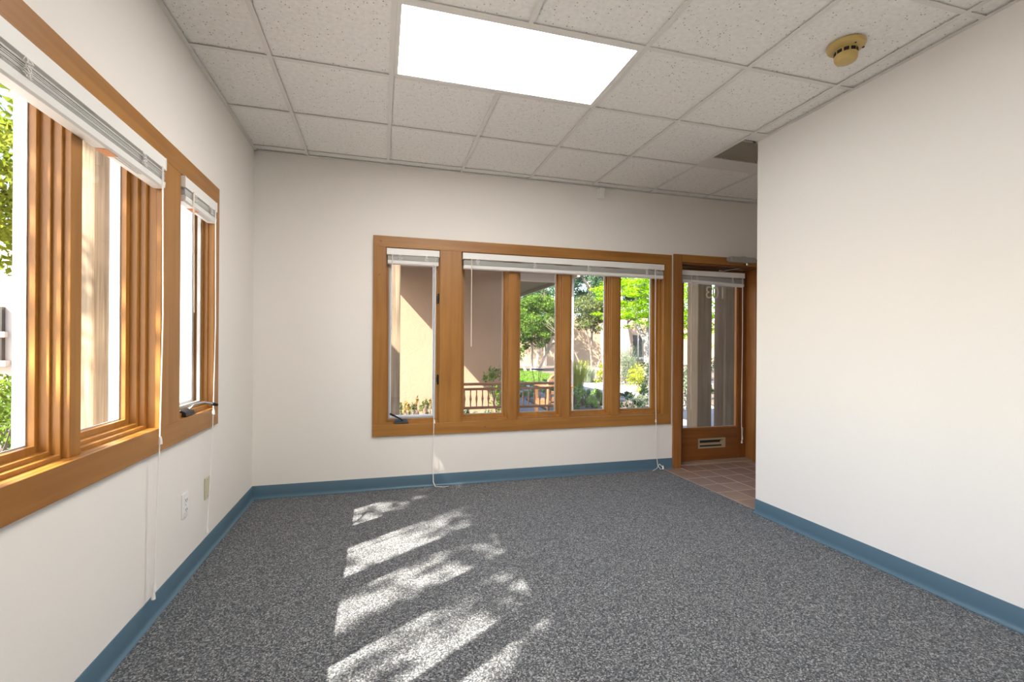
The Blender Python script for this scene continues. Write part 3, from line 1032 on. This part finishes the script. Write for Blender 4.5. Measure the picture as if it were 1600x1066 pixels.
def leaves(name, mat, parent, pts, size, flat=0.0, slim=0.55, kind=True):
    """leaf blades (two triangles folded along the midrib) at the given points"""
    n = len(pts)
    pts = np.asarray(pts, float)
    d = rng.normal(size=(n, 3))
    d[:, 2] = d[:, 2] * (1 - flat)
    d /= np.linalg.norm(d, axis=1)[:, None]
    r = rng.normal(size=(n, 3))
    if flat:
        r = r * 0.5 + np.array([0, 0, 1.0]) * flat * 2
    s = np.cross(d, r)
    s /= (np.linalg.norm(s, axis=1)[:, None] + 1e-9)
    nn = np.cross(s, d)
    L_ = size * rng.uniform(.6, 1.3, size=(n, 1))
    W_ = L_ * slim * .5
    v = np.empty((n, 4, 3))
    v[:, 0] = pts - d * L_ * .5
    v[:, 1] = pts + s * W_ + nn * W_ * .3
    v[:, 2] = pts + d * L_ * .5
    v[:, 3] = pts - s * W_ + nn * W_ * .3
    me = bpy.data.meshes.new(name)
    me.vertices.add(n * 4)
    me.vertices.foreach_set('co', v.reshape(-1))
    me.loops.add(n * 4)
    me.loops.foreach_set('vertex_index', np.arange(n * 4, dtype=np.int32))
    me.polygons.add(n)
    me.polygons.foreach_set('loop_start', np.arange(0, n * 4, 4, dtype=np.int32))
    me.polygons.foreach_set('loop_total', np.full(n, 4, dtype=np.int32))
    me.update()
    me.validate()
    me.materials.append(M[mat])
    o = link(name, me, parent)
    o['kind'] = 'stuff'
    return o


def blob(c, r, n, shell=0.5):
    d = rng.normal(size=(n, 3))
    d /= np.linalg.norm(d, axis=1)[:, None]
    k = rng.uniform(shell, 1.0, size=(n, 1)) ** 0.7
    return np.array(c) + d * k * np.array(r)


def clumps(c, r, nclump, per, cr):
    """foliage gathered in clumps spread through an ellipsoid"""
    cen = blob(c, r, nclump, 0.25)
    return np.concatenate([blob(q, np.array(cr) * rng.uniform(.6, 1.25), per, 0.1) for q in cen])


def branch_tree(mb, p, d, length, rad, depth, spread=.6, tips=None):
    p, d = Vector(p), Vector(d).normalized()
    mid = p + d * length * .5 + Vector((random.uniform(-1, 1), random.uniform(-1, 1), 0)) * length * .06
    q = p + d * length
    mb.tube([p, mid, q], [rad, rad * .85, rad * .68], 7)
    if tips is not None and depth <= 1:
        tips.append(q)
    if depth > 0:
        for k in range(random.choice((2, 3))):
            dd = (d + Vector((random.uniform(-1, 1), random.uniform(-1, 1), random.uniform(-.25, .6))) * spread).normalized()
            branch_tree(mb, q, dd, length * random.uniform(.6, .82), rad * .62, depth - 1, spread, tips)


def tree(name, label, base, stems, crown, mat, bark, size, slim=.55, group=None, flat=0.0):
    """stems: (direction, length, radius, depth); crown: list of (centre, radii, clumps, per clump, clump radius)"""
    t = thing(name, base, label, 'tree', group)
    mb = MB()
    for off, d_, ln, rd, dp in stems:
        branch_tree(mb, Vector(base) + Vector(off), d_, ln, rd, dp)
    mb.build('trunk', bark, t, smooth=True)
    pts = np.concatenate([clumps(*c) for c in crown])
    leaves('foliage', mat, t, pts, size, flat, slim)
    return t


def shrub(name, label, cat, base, r, n, mat, size, slim=.5, stems=7, group=None, stem_mat='bark', flat=0.0):
    """rounded shrub: stems from the ground, leaves in a dome of radii r standing on base"""
    t = thing(name, base, label, cat, group)
    mb = MB()
    for k in range(stems):
        a = random.uniform(0, 2 * math.pi)
        q = random.uniform(.2, .8)
        top = Vector(base) + Vector((math.cos(a) * r[0] * q, math.sin(a) * r[1] * q, r[2] * random.uniform(1.0, 1.7)))
        m_ = (Vector(base) + top) / 2 + Vector((random.uniform(-.1, .1) * r[0], random.uniform(-.1, .1) * r[1], 0))
        mb.tube([Vector(base), m_, top], [.010, .007, .003], 5)
    mb.build('stems', stem_mat, t)
    c = (base[0], base[1], base[2] + r[2] * .92)
    k = max(6, n // 45)
    leaves('foliage', mat, t, clumps(c, r, k, n // k, np.array(r) * .32), size, flat, slim)
    return t


def grass(name, label, base, r, h, n, mat, group=None, cat='grass'):
    """clump of long arching blades"""
    t = thing(name, base, label, cat, group)
    vs, fs = [], []
    for k in range(n):
        a = random.uniform(0, 2 * math.pi)
        q = r * random.random() * .35
        bx, by = base[0] + math.cos(a) * q, base[1] + math.sin(a) * q
        b2 = a + random.uniform(-.5, .5)
        hh = h * random.uniform(.6, 1.1)
        rr = r * random.uniform(.3, 1.0)
        wd = .010
        px, py = -math.sin(b2) * wd, math.cos(b2) * wd
        o = len(vs)
        for f_, g_ in ((0, 0), (.35, .65), (.8, .95), (1.1, .85)):
            x_, y_, z_ = bx + math.cos(b2) * rr * f_, by + math.sin(b2) * rr * f_, base[2] + hh * g_
            e_ = 1 - f_ * .8
            vs += [(x_ - px * e_, y_ - py * e_, z_), (x_ + px * e_, y_ + py * e_, z_)]
        fs += [(o, o + 1, o + 3, o + 2), (o + 2, o + 3, o + 5, o + 4), (o + 4, o + 5, o + 7, o + 6)]
    me = bpy.data.meshes.new('blades')
    me.from_pydata(vs, [], fs)
    me.materials.append(M[mat])
    o = link('blades', me, t)
    o['kind'] = 'stuff'
    return t


# --- timber posts of the portal outside the window wall
def post(x0, x1, y0, y1, z1, label, mat='timber', nm='timber_post', grp=None):
    o = MB().box(x0, x1, y0, y1, GZ, z1).build(nm, mat, bevel=0.012)
    return tag(o, label, 'post', grp)


post(.095, .20, 5.2, 5.32, 2.9, 'slim square timber post outside the crank casement of the wide window')
post(3.975, 4.195, 5.2, 5.42, 2.95, 'thick square timber post outside the glazed door, on the garden side', 'timber_gray')
post(4.405, 4.625, 5.2, 5.42, 2.95, 'thick square timber post outside the glazed door, on the latch-free side', 'timber_gray')
post(-1.99, -1.78, 3.62, 3.98, 3.0, 'rough weathered timber post outside the sunlit window')
tag(MB().box(-2.06, -1.75, 1.0, 4.6, 3.0, 3.25).build('timber_beam', 'timber', bevel=0.01), 'rough timber beam resting on the post outside the sunlit window', 'beam')
tag(MB().box(3.7, 6.9, 5.18, 5.44, 2.95, 3.25).build('timber_beam', 'timber', bevel=0.01), 'heavy timber beam across the paired posts outside the door', 'beam')

struct(MB().box(2.0, 7.0, D + WT + .021, 5.75, 3.25, 3.45).build('roof_porch_shade', 'soffit'), 'unseen flat porch roof added to shade the paired posts outside the door', 'roof')  # unseen slab put in to keep sun off the post tops
# --- neighbouring wing with porch
wg = thing('garden_wing', (1.2, 8.0, GZ), 'tan stucco wing with a flat overhanging roof beyond the wide window', 'building')
MB().box(-.45, 2.10, 8.0, 12.5, GZ, 3.0).build('stucco_wall', 'stucco', wg)
MB().box(.04, 1.72, 6.5, 8.0, 2.50, 2.78).box(1.72, 3.42, 7.75, 8.0, 2.50, 2.78).box(.04, 3.42, 8.0, 12.6, 2.50, 2.78).build('roof_slab', 'soffit', wg)
MB().box(2.10, 3.25, 8.0, 8.16, 2.37, 2.50).build('porch_beam', 'stucco_white', wg)
MB().box(3.40, 3.44, 7.75, 12.62, 2.44, 2.80).build('side_fascia', 'fascia', wg)
MB().box(.04, 1.72, 6.46, 6.50, 2.44, 2.80).build('front_fascia', 'fascia', wg)
MB().box(0.0, .04, 6.46, 8.0, 2.37, 2.80).build('side_fascia', 'fascia', wg)
MB().box(3.25, 3.435, 8.0, 8.19, GZ, 2.50).build('porch_column', 'stucco_white', wg, bevel=0.01)

# --- low spindle railing and wooden chair
pA, pB = at(702, 600, 5.3), at(882, 600, 5.3)
rz = [at(800, v, 5.3).z for v in (599.5, 607, 635.5)]
rl = thing('garden_railing', ((pA.x + pB.x) / 2, 5.3, GZ), 'low brown wooden railing with turned spindles outside the wide window', 'railing')
MB().box(pA.x, pB.x, 5.27, 5.33, rz[0] - .014, rz[0] + .014).build('top_rail', 'bench', rl, bevel=0.004)
MB().box(pA.x, pB.x, 5.28, 5.32, rz[1] - .014, rz[1] + .012).build('upper_rail', 'bench', rl, bevel=0.003)
MB().box(pA.x, pB.x, 5.28, 5.32, rz[2] - .016, rz[2] + .012).build('lower_rail', 'bench', rl, bevel=0.003)
for xx in (pA.x, pB.x):
    MB().box(xx - .03, xx + .03, 5.27, 5.33, GZ, rz[0] + .03).build('newel_post', 'bench', rl, bevel=0.004)
n = 20
spm = None
for k in range(n):
    xx = pA.x + (pB.x - pA.x) * (k + .5) / n
    h = rz[1] - rz[2]
    if spm is None:
        o = MB().lathe((0, 0, 0), [(.007, 0), (.007, h * .25), (.010, h * .38), (.015, h * .48), (.010, h * .60), (.007, h * .7), (.007, h)], 8).build('spindle', 'bench', rl, smooth=True)
        spm = o.data
    else:
        o = link('spindle', spm, rl)
    o.location = (xx, 5.30, rz[2])
# wooden rocking chair with an arched slatted back, behind the railing
cY = 6.1
cb = at(868, 640, cY)
ch = thing('garden_chair', (cb.x, cY, GZ), 'honey coloured wooden garden chair with an arched slatted back behind the railing', 'chair')
hw = .165
top = at(868, 585, cY).z
cx_ = at(874, 600, cY).x
arch = [(cx_ - hw, cY, GZ), (cx_ - hw, cY, top - .18)] + [(cx_ - hw * math.cos(a), cY + .04, top - .18 + .18 * math.sin(a)) for a in np.linspace(.2, math.pi - .2, 9)] + [(cx_ + hw, cY, top - .18), (cx_ + hw, cY, GZ)]
MB().tube(arch, .022, 8).build('back_frame', 'chairwood', ch, smooth=True)
for k in range(5):
    zz = top - .09 - k * .085
    ww = hw * math.sqrt(max(.05, 1 - max(0, (zz - (top - .18)) / .18) ** 2)) - .01
    MB().box(cx_ - ww, cx_ + ww, cY + .0, cY + .022, zz - .024, zz + .024).build('back_slat', 'chairwood', ch, bevel=0.004)
for k in range(5):
    yy = cY + .08 + k * .095
    MB().box(cx_ - hw, cx_ + hw, yy, yy + .075, .385, .41).build('seat_slat', 'chairwood', ch, bevel=0.004)
for s_ in (-1, 1):
    MB().box(cx_ + s_ * hw - .022, cx_ + s_ * hw + .022, cY + .50, cY + .545, GZ, .61).build('leg', 'chairwood', ch, bevel=0.004)
    MB().box(cx_ + s_ * hw - .045, cx_ + s_ * hw + .045, cY - .02, cY + .60, .61, .635).build('armrest', 'chairwood', ch, bevel=0.006)
    MB().box(cx_ + s_ * hw - .015, cx_ + s_ * hw + .015, cY, cY + .54, .33, .385).build('seat_rail', 'chairwood', ch, bevel=0.004)

# --- lawn, beds and path
def patch(name, pts, z, mat, label, cat, kind='structure'):
    mb = MB()
    n = len(pts)
    mb.add([(p[0], p[1], z) for p in pts] + [(p[0], p[1], GZ - .1) for p in pts],
           [tuple(range(n)), tuple(range(n, 2 * n))[::-1]] + [(k, (k + 1) % n, n + (k + 1) % n, n + k) for k in range(n)])
    o = mb.build(name, mat)
    o['kind'] = kind
    o['label'] = label
    o['category'] = cat
    return o


patch('planting_bed', [(-.6, 6.9), (2.9, 6.9), (3.1, 7.9), (-.6, 7.9)], GZ + .03, 'soil', 'strip of bare soil at the foot of the stucco wing', 'soil')
patch('planting_bed', [(3.0, 7.6), (5.6, 7.9), (5.2, 9.8), (3.2, 10.2)], GZ + .03, 'soil', 'island bed of soil beside the pale porch column', 'soil')
patch('planting_bed', [(6.2, 7.2), (12, 7.0), (14, 12), (8.6, 12.2)], GZ + .03, 'soil', 'wide bed of soil beyond the door posts', 'soil')
patch('planting_bed', [(5.0, 15.0), (20, 14.0), (20, 27), (7, 27)], GZ + .03, 'soil', 'far bed of soil in front of the garden wall', 'soil')
lawn = patch('lawn', [(-2, 14.0), (5.0, 14.0), (7.0, 17), (7.2, 25), (-2, 25)], GZ + .02, 'leaf_grass', 'green lawn beneath the round tree', 'lawn')
lp = np.stack([rng.uniform(1.5, 7.0, 26000), rng.uniform(14, 25, 26000), np.full(26000, GZ + .05)], 1)
lp = lp[(lp[:, 0] < 5.0 + (lp[:, 1] - 14) * .7)]
o = leaves('grass_blades', 'leaf_grass', lawn, lp, .09, slim=.18)

# --- far garden wall with a window
fw = thing('garden_wall', (12, 28, GZ), 'long sunlit stucco wall at the far side of the garden', 'wall')
MB().box(-4, 40, 28, 28.4, GZ, 3.1).build('stucco_wall', 'stucco_far', fw)
pa, pb = at(989, 558, 28), at(1002, 524, 28)
MB().box(pa.x, pb.x, 27.9, 28.05, pa.z, pb.z).build('window', 'darkglass', fw)
MB().box(pa.x - .15, pb.x + .15, 27.8, 28.0, pa.z - .15, pa.z).build('window_sill', 'stucco_white', fw)
MB().box((pa.x + pb.x) / 2 - .05, (pa.x + pb.x) / 2 + .05, 27.86, 28.0, pa.z, pb.z).build('window_mullion', 'stucco_white', fw)

# --- round metal table on the lawn
tp = at(840, 578, 12.0)
tb = thing('garden_table', (tp.x, 12.0, GZ), 'small round dark metal table standing at the edge of the lawn', 'table')
MB().lathe((tp.x, 12.0, tp.z), [(0, 0), (.17, 0), (.185, .012), (.185, .028), (.16, .022), (0, .02)], 28).build('table_top', 'bronze', tb, smooth=True)
for k in range(3):
    a = k * 2.094 + .5
    MB().tube([(tp.x + .15 * math.cos(a), 12 + .15 * math.sin(a), tp.z), (tp.x + .09 * math.cos(a), 12 + .09 * math.sin(a), tp.z * .45), (tp.x + .16 * math.cos(a), 12 + .16 * math.sin(a), GZ)], .008, 6).build('leg', 'bronze', tb, smooth=True)

# --- low garden ledge of stone
a_, b_ = at(905, 580, 16.5), at(942, 580, 16.5)
lg = thing('stone_ledge', ((a_.x + b_.x) / 2, 16.5, GZ), 'low ledge of flat stones between the grasses', 'ledge')
n = 7
for k in range(n):
    xa = a_.x + (b_.x - a_.x) * k / n
    xb = a_.x + (b_.x - a_.x) * (k + 1) / n
    MB().box(xa + .01, xb - .01, 16.4 + random.uniform(-.04, .04), 16.8, GZ, .33 + random.uniform(-.03, .03)).build('stone', 'stone', lg, bevel=0.03)

# --- trees beyond the wide window
TG = 'trees in the garden'
b = at(830, 560, 21.0)
tree('garden_tree', 'round crowned tree with several pale stems on the lawn', (b.x, 21.0, GZ),
     [((dx, dy, 0), (dx * 1.6, dy, 1), .95, .075, 2) for dx, dy in ((-.25, 0), (.05, .1), (.3, -.05), (.1, -.2))],
     [((b.x + .3, 21, 2.35), (1.6, 1.5, 1.25), 130, 100, (.32, .32, .26)), ((b.x - 1.0, 21.3, 1.7), (1.2, 1.2, 1.1), 50, 90, (.3, .3, .25))], 'leaf_mid', 'bark_pale', .12, group=TG)
b = at(852, 560, 26.2)
tree('garden_tree', 'dark blue green evergreen behind the round crowned tree', (b.x, 26.2, GZ),
     [((0, 0, 0), (0, 0, 1), 1.8, .14, 3)],
     [((b.x - .6, 26.2, 3.6), (2.4, 1.2, 1.8), 120, 60, (.4, .4, .3))], 'leaf_blue', 'bark', .13, group=TG)
b = at(924, 570, 18.6)
tree('garden_tree', 'small olive green tree with crooked dark stems near the stone ledge', (b.x, 18.6, GZ),
     [((dx, 0, 0), (dx * 2.4, .1, 1), 1.1, .05, 4) for dx in (-.22, 0.0, .2)],
     [((b.x + .05, 18.6, 2.6), (1.2, .8, .85), 85, 75, (.30, .3, .22))], 'leaf_olive', 'bark', .10, group=TG)
b = at(948, 560, 23.0)
tree('garden_tree', 'tall blue green cottonwood with a pale leaning trunk', (b.x, 23.0, GZ),
     [((0, 0, 0), (-.10, 0, 1), 2.6, .22, 4), ((.3, .2, 0), (.2, .1, 1), 2.6, .18, 4)],
     [((b.x - .8, 23, 4.6), (2.4, 2.0, 1.9), 150, 80, (.42, .4, .32)), ((b.x + 1.6, 23.5, 5.0), (1.8, 1.5, 1.5), 60, 70, (.42, .4, .32))], 'leaf_blue', 'bark_pale', .13, group=TG)
b = at(977, 580, 17.0)
tree('garden_tree', 'old thick trunked tree with mottled grey white bark', (b.x, 17.0, GZ),
     [((0, 0, 0), (-.05, .05, 1), 2.7, .26, 2)],
     [((b.x + .4, 16.4, 5.6), (1.3, 1.3, 1.2), 70, 70, (.4, .4, .3))], 'leaf_blue', 'bark_pale', .13, group=TG)
b = at(1012, 580, 13.0)
tree('garden_tree', 'bright yellow green locust tree with a smooth grey trunk', (b.x, 13.0, GZ),
     [((0, 0, 0), (-.03, 0, 1), 1.35, .13, 4)],
     [((b.x + .1, 13, 2.75), (2.1, 1.5, 1.15), 150, 110, (.34, .34, .10)), ((b.x + 1.5, 12.6, 2.4), (1.2, 1.2, 1.3), 70, 110, (.34, .34, .10))], 'leaf_bright', 'bark_grey', .075, .5, group=TG, flat=.5)
b = at(962, 560, 26.3)
tree('garden_tree', 'slender grey green tree standing close to the far wall', (b.x, 26.3, GZ),
     [((0, 0, 0), (.05, 0, 1), 1.7, .10, 4)],
     [((b.x - .2, 26.3, 3.7), (1.5, .9, 1.5), 80, 50, (.36, .36, .28))], 'leaf_olive', 'bark', .12, group=TG)
b = at(905, 560, 34)
tree('garden_tree', 'dense dark tree line crown past the far wall', (b.x, 34, GZ), [((0, 0, 0), (0, 0, 1), 2.5, .3, 3)],
     [((b.x - 4.0, 34, 4.2), (5.0, 2, 2.0), 120, 90, (.6, .5, .45)), ((b.x + 5, 34, 4.6), (6.0, 2, 2.8), 150, 90, (.6, .5, .45))], 'leaf_mid', 'bark', .19, group=TG)

# --- plants in the garden
SG = 'garden shrubs and grasses'
for k in range(7):
    b = at(627 + k * 9.0, 640, 7.45)
    shrub('dry_shrub', 'dry yellowish shrub at the foot of the stucco wing', 'shrub', (b.x, 7.3 + .32 * (k % 2), GZ), (.075, .09, .21), 320, 'leaf_dry' if k % 2 else 'leaf_olive', .055, .35, group='dry shrubs along the stucco wing')
b = at(776, 600, 7.75)
shrub('climbing_shrub', 'loose green shrub against the shaded end of the stucco wing', 'shrub', (b.x, 7.75, GZ), (.26, .18, .52), 900, 'leaf_mid', .055, .4, group=SG)
for u, h in ((724, .22), (752, .17)):
    b = at(u, 630, 6.6)
    shrub('iris_clump', 'tall grey green leafy clump behind the railing, before the stucco wing' if h > .2 else 'short grey green leafy clump behind the railing, before the stucco wing', 'shrub', (b.x, 6.6, GZ), (.13, .13, h), 320, 'leaf_sage', .09, .25, group='leafy clumps behind the railing')
for u in (733, 757, 781, 822):
    b = at(u, 648, 5.75)
    shrub('low_leafy_plant', 'low green leafy plant below the railing', 'plant', (b.x, 5.75, GZ), (.105, .12, .16), 260, 'leaf_ground', .06, .5, group='low plants below the railing')
for u, Y in ((816, 12.9), (826, 10.9), (856, 11.2), (862, 13.4)):
    b = at(u, 592, Y)
    shrub('groundcover_mound', 'low mound of green groundcover before the lawn', 'plant', (b.x, Y, GZ), (.36, .32, .13), 600, 'leaf_ground', .07, .5, group='mounds of groundcover before the lawn')
b = at(902, 590, 11.8)
grass('tall_grass', 'tall yellow green grass clump beside the pale porch column', (b.x, 11.8, GZ), .42, .85, 260, 'leaf_yellow')
b = at(919, 590, 14.6)
grass('tall_grass', 'pale blue green grass clump by the garden path', (b.x, 14.6, GZ), .45, .55, 260, 'leaf_sage')
b = at(940, 590, 13.5)
shrub('yellow_shrub', 'golden yellow shrub at the edge of the path', 'shrub', (b.x, 13.2, GZ), (.38, .34, .35), 800, 'leaf_yellow', .07, group=None)
for k in range(9):
    b = at(896 + (k % 4) * 14.5 + (k // 4) * 5, 622, 8.42 + (k % 2) * .32 + (k // 4) * .62)
    shrub('groundcover_clump', 'leafy groundcover clump in the island bed by the porch column', 'plant', (b.x, 8.42 + (k % 2) * .32 + (k // 4) * .62, GZ), (.125, .12, .19), 420, 'leaf_ground', .065, .5, group='groundcover clumps in the island bed')
b = at(977, 585, 13.6)
shrub('pale_sage_bush', 'tall pale sage bush with upright stalks beside the path', 'shrub', (b.x, 13.6, GZ), (.46, .4, .56), 1700, 'leaf_sage', .10, .16)
b = at(983, 575, 15.0)
grass('tall_grass', 'pale feathery grass against the old thick trunk', (b.x, 15.0, GZ), .6, 1.25, 200, 'leaf_sage')
b = at(1002, 600, 11.2)
shrub('round_bush', 'round bright green bush beside the path', 'shrub', (b.x, 11.2, GZ), (.46, .40, .40), 1900, 'leaf_yellow', .05, .5)
b = at(1016, 600, 10.0)
shrub('dark_evergreen', 'dark evergreen shrub standing behind the round bright bush', 'shrub', (b.x, 10.0, GZ), (.30, .30, .50), 1200, 'leaf_dark', .07, .3)
b = at(976, 612, 10.2)
shrub('blue_tuft', 'small blue green tuft growing on the paving', 'plant', (b.x, 10.2, GZ), (.17, .15, .09), 350, 'leaf_blue', .06, .4)
for k, u in enumerate((986, 998, 1010)):
    b = at(u, 636, 7.5 + .62 * k)
    shrub('dusty_shrub', ('dark glossy shrub at the edge of the paving, nearest the wide window', 'pale dusty shrub between two darker ones by the door posts', 'dark green shrub behind the pale dusty one by the door posts')[k], 'shrub', (b.x, 7.5 + .62 * k, GZ), (.20, .18, .20), 650, 'leaf_sage' if k == 1 else 'leaf_dark', .06, .45, group='dusty shrubs by the door')
for k, (u, Y, h) in enumerate(((1071, 9.9, .55), (1074, 7.9, .45), (1118, 9.0, .5))):
    b = at(u, 600, Y)
    shrub('dark_conifer', ('dark conifer shrub past the garden side door post, behind the sage one', 'pale sage conifer shrub beside the garden side door post', 'dark conifer shrub seen through the gap of the paired door posts')[k], 'shrub', (b.x, Y, GZ), (.30, .28, h), 900, 'leaf_dark' if k != 1 else 'leaf_sage', .07, .3, group='conifers beyond the door posts')

# --- beyond the sunlit window
nb = thing('neighbour_building', (-9, 12.6, GZ), 'sunlit stucco building across the yard from the side window', 'building')
MB().box(-14, -5.4, 12.6, 16, GZ, 3.4).build('stucco_wall', 'stucco_white', nb)
pa, pb = at(-60, 580, 12.5), at(3, 452, 12.5)
MB().box(pa.x, pb.x, 12.5, 12.65, .8, 1.95).build('window', 'darkglass', nb)
MB().box(pa.x, pb.x + .06, 12.48, 12.6, 1.30, 1.42).build('window_bar', 'stucco_white', nb)
MB().box(pa.x, pb.x + .1, 12.44, 12.6, .68, .8).build('window_sill', 'stucco_white', nb)
b = at(10, 300, 7.6)
tree('yard_tree', 'leafy green tree close outside the sunlit window', (b.x - 1.2, 7.6, GZ),
     [((0, 0, 0), (.05, 0, 1), 1.8, .13, 4)],
     [((b.x - .3, 7.6, 3.2), (1.5, 1.4, 1.15), 110, 60, (.3, .3, .22)), ((b.x + .9, 7.7, 3.7), (1.2, 1.1, 1.0), 60, 60, (.3, .3, .22))], 'leaf_yard', 'bark', .12, .55)
tree('yard_tree', 'spreading shade tree dappling the sunlit window', (-4.6, -1.1, GZ),
     [((0, 0, 0), (0, 0, 1), 2.4, .16, 4)],
     [((-4.5, -.85, 5.2), (2.3, 2.2, 1.2), 185, 26, (.26, .26, .2)), ((-4.1, .95, 5.05), (.6, .45, .5), 16, 40, (.22, .22, .2)), ((-4.6, 1.75, 5.1), (1.1, 1.2, .9), 46, 34, (.26, .26, .2))], 'leaf_mid', 'bark', .13, .6)
for k, (u, v, Y) in enumerate(((-8, 660, 5.6), (14, 655, 6.9), (36, 655, 8.3))):
    b = at(u, v, Y)
    shrub('yard_shrub', ('glossy green shrub in the side yard, nearest the timber post', 'glossy green shrub in the side yard, between two like it', 'glossy green shrub in the side yard, nearest the neighbouring building')[k], 'shrub', (b.x, Y, GZ), (.55, .5, .42), 1300, 'leaf_mid', .08, .5, group='shrubs below the side window')
